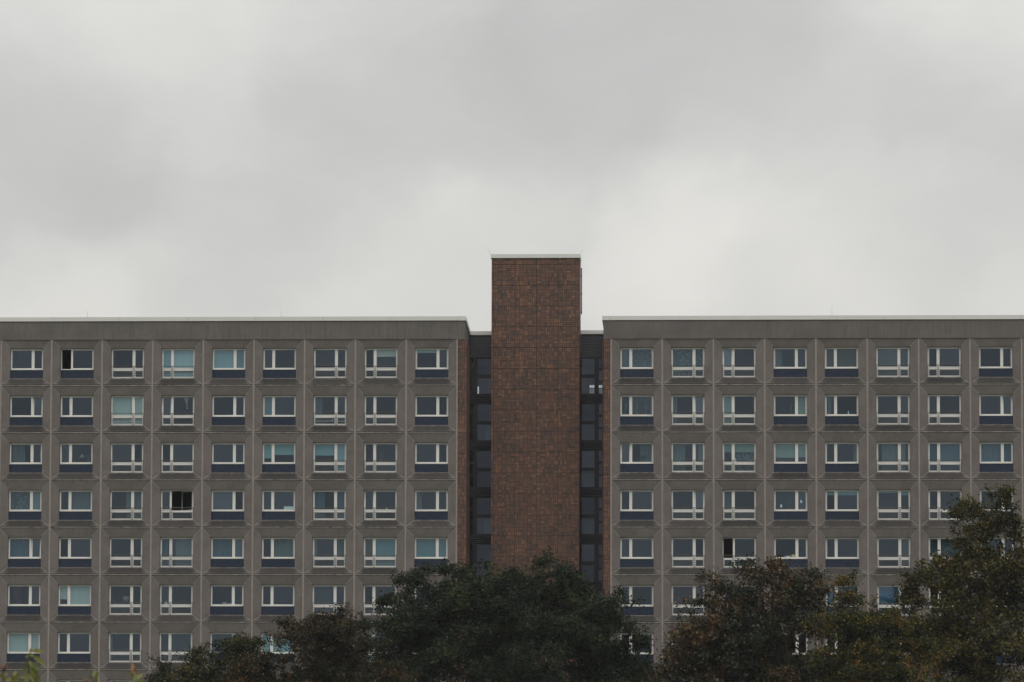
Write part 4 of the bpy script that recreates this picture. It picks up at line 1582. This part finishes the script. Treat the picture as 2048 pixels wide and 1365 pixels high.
def stem(parent, pts, r0, r1, yo=0.0):
    o = Vector(parent.location)
    P_ = [Vector(at(x, y, FY + yo)) - o for x, y in pts]
    b = MB()
    n = len(P_)
    b.tube(P_, [r0 + (r1 - r0) * i / (n - 1) for i in range(n)], 'stem', 6)
    b.build('stem', parent)


def umbel(parent, c, r_, seed, yo=0.0):
    rnd = random.Random(seed)
    o = Vector(parent.location)
    C0 = Vector(at(c[0], c[1], FY + yo)) - o
    b = MB()
    for k in range(90):
        a, e = rnd.random() * 6.283, rnd.random() * 1.35
        q = C0 + Vector((math.cos(a) * math.sin(e), math.sin(a) * math.sin(e), math.cos(e) * 0.75)) * r_ * U * (0.75 + 0.3 * rnd.random())
        s = 0.0022 + rnd.random() * 0.0016
        b.hexa([q + Vector(v) * s for v in ((-1, -1, -1), (1, -1, -1), (1, 1, -1), (-1, 1, -1), (-1, -1, 1), (1, -1, 1), (1, 1, 1), (-1, 1, 1))], 'umbel')
        if k % 5 == 0:
            b.tube([C0 - Vector((0, 0, r_ * U * 0.7)), q], [0.0012, 0.0009], 'stem', 4, False)
    b.build('flower_head', parent)


def ground_at(x, y):
    return 1.15 / (1 + math.exp((y + 190) / 18.0)) * math.exp(-((y + 300) / 400) ** 2) - 0.05


def shoot(name, label, px, group='leafy shoots close to the camera'):
    p = at(px, 1420, FY)
    return thing(name, label, 'plant', (p[0], FY, ground_at(p[0], FY)), group)


def foot(parent, px):
    """pixel row of the ground below the shoot"""
    d = parent.location.z
    return 682.5 - ((np.dot(np.array([at(px, 1400, FY)[0], FY, d]) - CAM, AX_U)) / np.dot(np.array([at(px, 1400, FY)[0], FY, d]) - CAM, AX_F)) * FPX


t = shoot('leafy_shrub', 'yellow green leafy shrub with faded pink flower head, bottom left corner', 45)
fy = foot(t, 45)
stem(t, [(50, fy), (58, 1500), (62, 1400), (58, 1345), (57, 1318), (62, 1300)], 0.012, 0.0025)
stem(t, [(42, fy), (30, 1500), (20, 1420), (22, 1372), (26, 1350)], 0.011, 0.0025, 0.06)
stem(t, [(40, fy), (20, 1500), (8, 1400), (6, 1345)], 0.010, 0.003, -0.05)
for a, b_, wd, m, yo in [((63, 1303), (92, 1300), 11, 'lime', -0.02), ((62, 1306), (60, 1294), 8, 'lime', 0), ((60, 1312), (48, 1312), 9, 'green', 0.02), ((62, 1314), (64, 1308), 9, 'lime', 0),
                         ((65, 1313), (93, 1327), 11, 'lime', 0), ((59, 1320), (49, 1334), 12, 'green', 0), ((62, 1326), (86, 1340), 12, 'green', 0.02), ((58, 1331), (48, 1336), 9, 'lime', 0.03),
                         ((57, 1338), (40, 1344), 11, 'green', 0.02), ((62, 1336), (79, 1358), 12, 'green', -0.03), ((58, 1344), (42, 1368), 12, 'green', 0.0), ((60, 1346), (80, 1376), 13, 'green', 0.03),
                         ((57, 1352), (48, 1385), 13, 'green', -0.04), ((58, 1352), (68, 1392), 13, 'green', 0.02), ((57, 1365), (34, 1392), 12, 'green', 0.03), ((60, 1368), (92, 1398), 12, 'green', 0.04),
                         ((25, 1354), (33, 1339), 8, 'lime', 0.06), ((27, 1366), (38, 1342), 8, 'lime', 0.04), ((24, 1360), (8, 1358), 10, 'lime', 0.06), ((24, 1368), (6, 1378), 11, 'green', 0.05),
                         ((23, 1372), (32, 1362), 9, 'lime', 0.06), ((22, 1378), (40, 1380), 11, 'lime', 0.07), ((20, 1386), (2, 1400), 12, 'green', 0.05), ((56, 1356), (36, 1352), 9, 'lime', -0.02), ((40, 1372), (56, 1360), 9, 'lime', 0.05), ((28, 1384), (46, 1366), 9, 'green', 0.03), ((64, 1360), (84, 1364), 10, 'green', 0.01),
                         ((61, 1340), (72, 1352), 9, 'lime', -0.04), ((58, 1322), (66, 1332), 8, 'green', 0.0), ((18, 1384), (12, 1366), 9, 'lime', 0.02), ((36, 1390), (22, 1372), 9, 'lime', 0.06),
                         ((61, 1330), (74, 1346), 10, 'lime', 0.03), ((59, 1348), (70, 1366), 10, 'lime', -0.02), ((56, 1344), (46, 1358), 9, 'lime', 0.04), ((12, 1376), (26, 1358), 8, 'lime', 0.0),
                         ((30, 1376), (44, 1356), 9, 'lime', 0.02), ((93, 1301), (98, 1302), 4, 'lime', -0.02), ((7, 1352), (17, 1345), 7, 'lime', -0.05),
                         ((6, 1356), (0, 1346), 7, 'lime', -0.05), ((8, 1362), (16, 1352), 6, 'lime', -0.05)]:
    near_leaf(t, a, b_, wd, m, yo=yo)
umbel(t, (7, 1338), 9, 5, -0.05)
t = shoot('green_shoot', 'slim green shoot with one faded flower head, between the shrub and the rusty shoot', 185)
fy = foot(t, 185)
stem(t, [(196, fy), (192, 1450), (188, 1380), (184, 1352)], 0.009, 0.002)
stem(t, [(194, fy), (186, 1460), (175, 1400), (172, 1366)], 0.008, 0.002, 0.03)
for a, b_, wd, m, yo in [((184, 1356), (191, 1337), 7, 'green', 0), ((185, 1360), (181, 1348), 6, 'green', 0.01), ((189, 1374), (197, 1346), 7, 'green', 0.02), ((188, 1368), (202, 1342), 5, 'lime', 0),
                         ((190, 1384), (178, 1366), 8, 'green', 0), ((191, 1390), (208, 1368), 8, 'green', 0.0)]:
    near_leaf(t, a, b_, wd, m, yo=yo, curl=-0.05)
umbel(t, (172, 1364), 6, 6, 0.03)
t = shoot('rusty_shoot', 'shoot with a rusty orange tip leaf, right of the slim green shoot', 275)
fy = foot(t, 275)
stem(t, [(262, fy), (268, 1450), (270, 1380), (267, 1352)], 0.009, 0.002)
for a, b_, wd, m, yo in [((270, 1350), (262, 1325), 11, 'rust', 0), ((268, 1352), (272, 1334), 8, 'rust', 0.02), ((268, 1360), (286, 1348), 10, 'lime', 0), ((266, 1358), (264, 1342), 7, 'lime', 0.02),
                         ((270, 1370), (288, 1360), 10, 'lime', 0.02), ((269, 1366), (270, 1346), 8, 'green', -0.02), ((270, 1378), (256, 1368), 9, 'green', 0), ((270, 1384), (284, 1374), 9, 'lime', 0.0)]:
    near_leaf(t, a, b_, wd, m, yo=yo, curl=-0.02)

# ------------------------------------------------------------------ thin haze volume, added to lift the darkest tones
b = MB()
b.box(-2650, 2650, -2350, 2650, -2.0, 39.5, 'white')
hz = b.build('haze')
hm = bpy.data.materials.new('black_lift_haze')
hm.use_nodes = True
hn = NT(hm.node_tree)
pv = hn.n('ShaderNodeVolumePrincipled', None, Color=(0.93, 0.96, 1.0, 1), Density=0.000062, Anisotropy=0.1)
hn.n('ShaderNodeOutputMaterial', None, Volume=pv.outputs[0])
hz.data.materials.clear()
hz.data.materials.append(hm)
hz['kind'] = 'stuff'
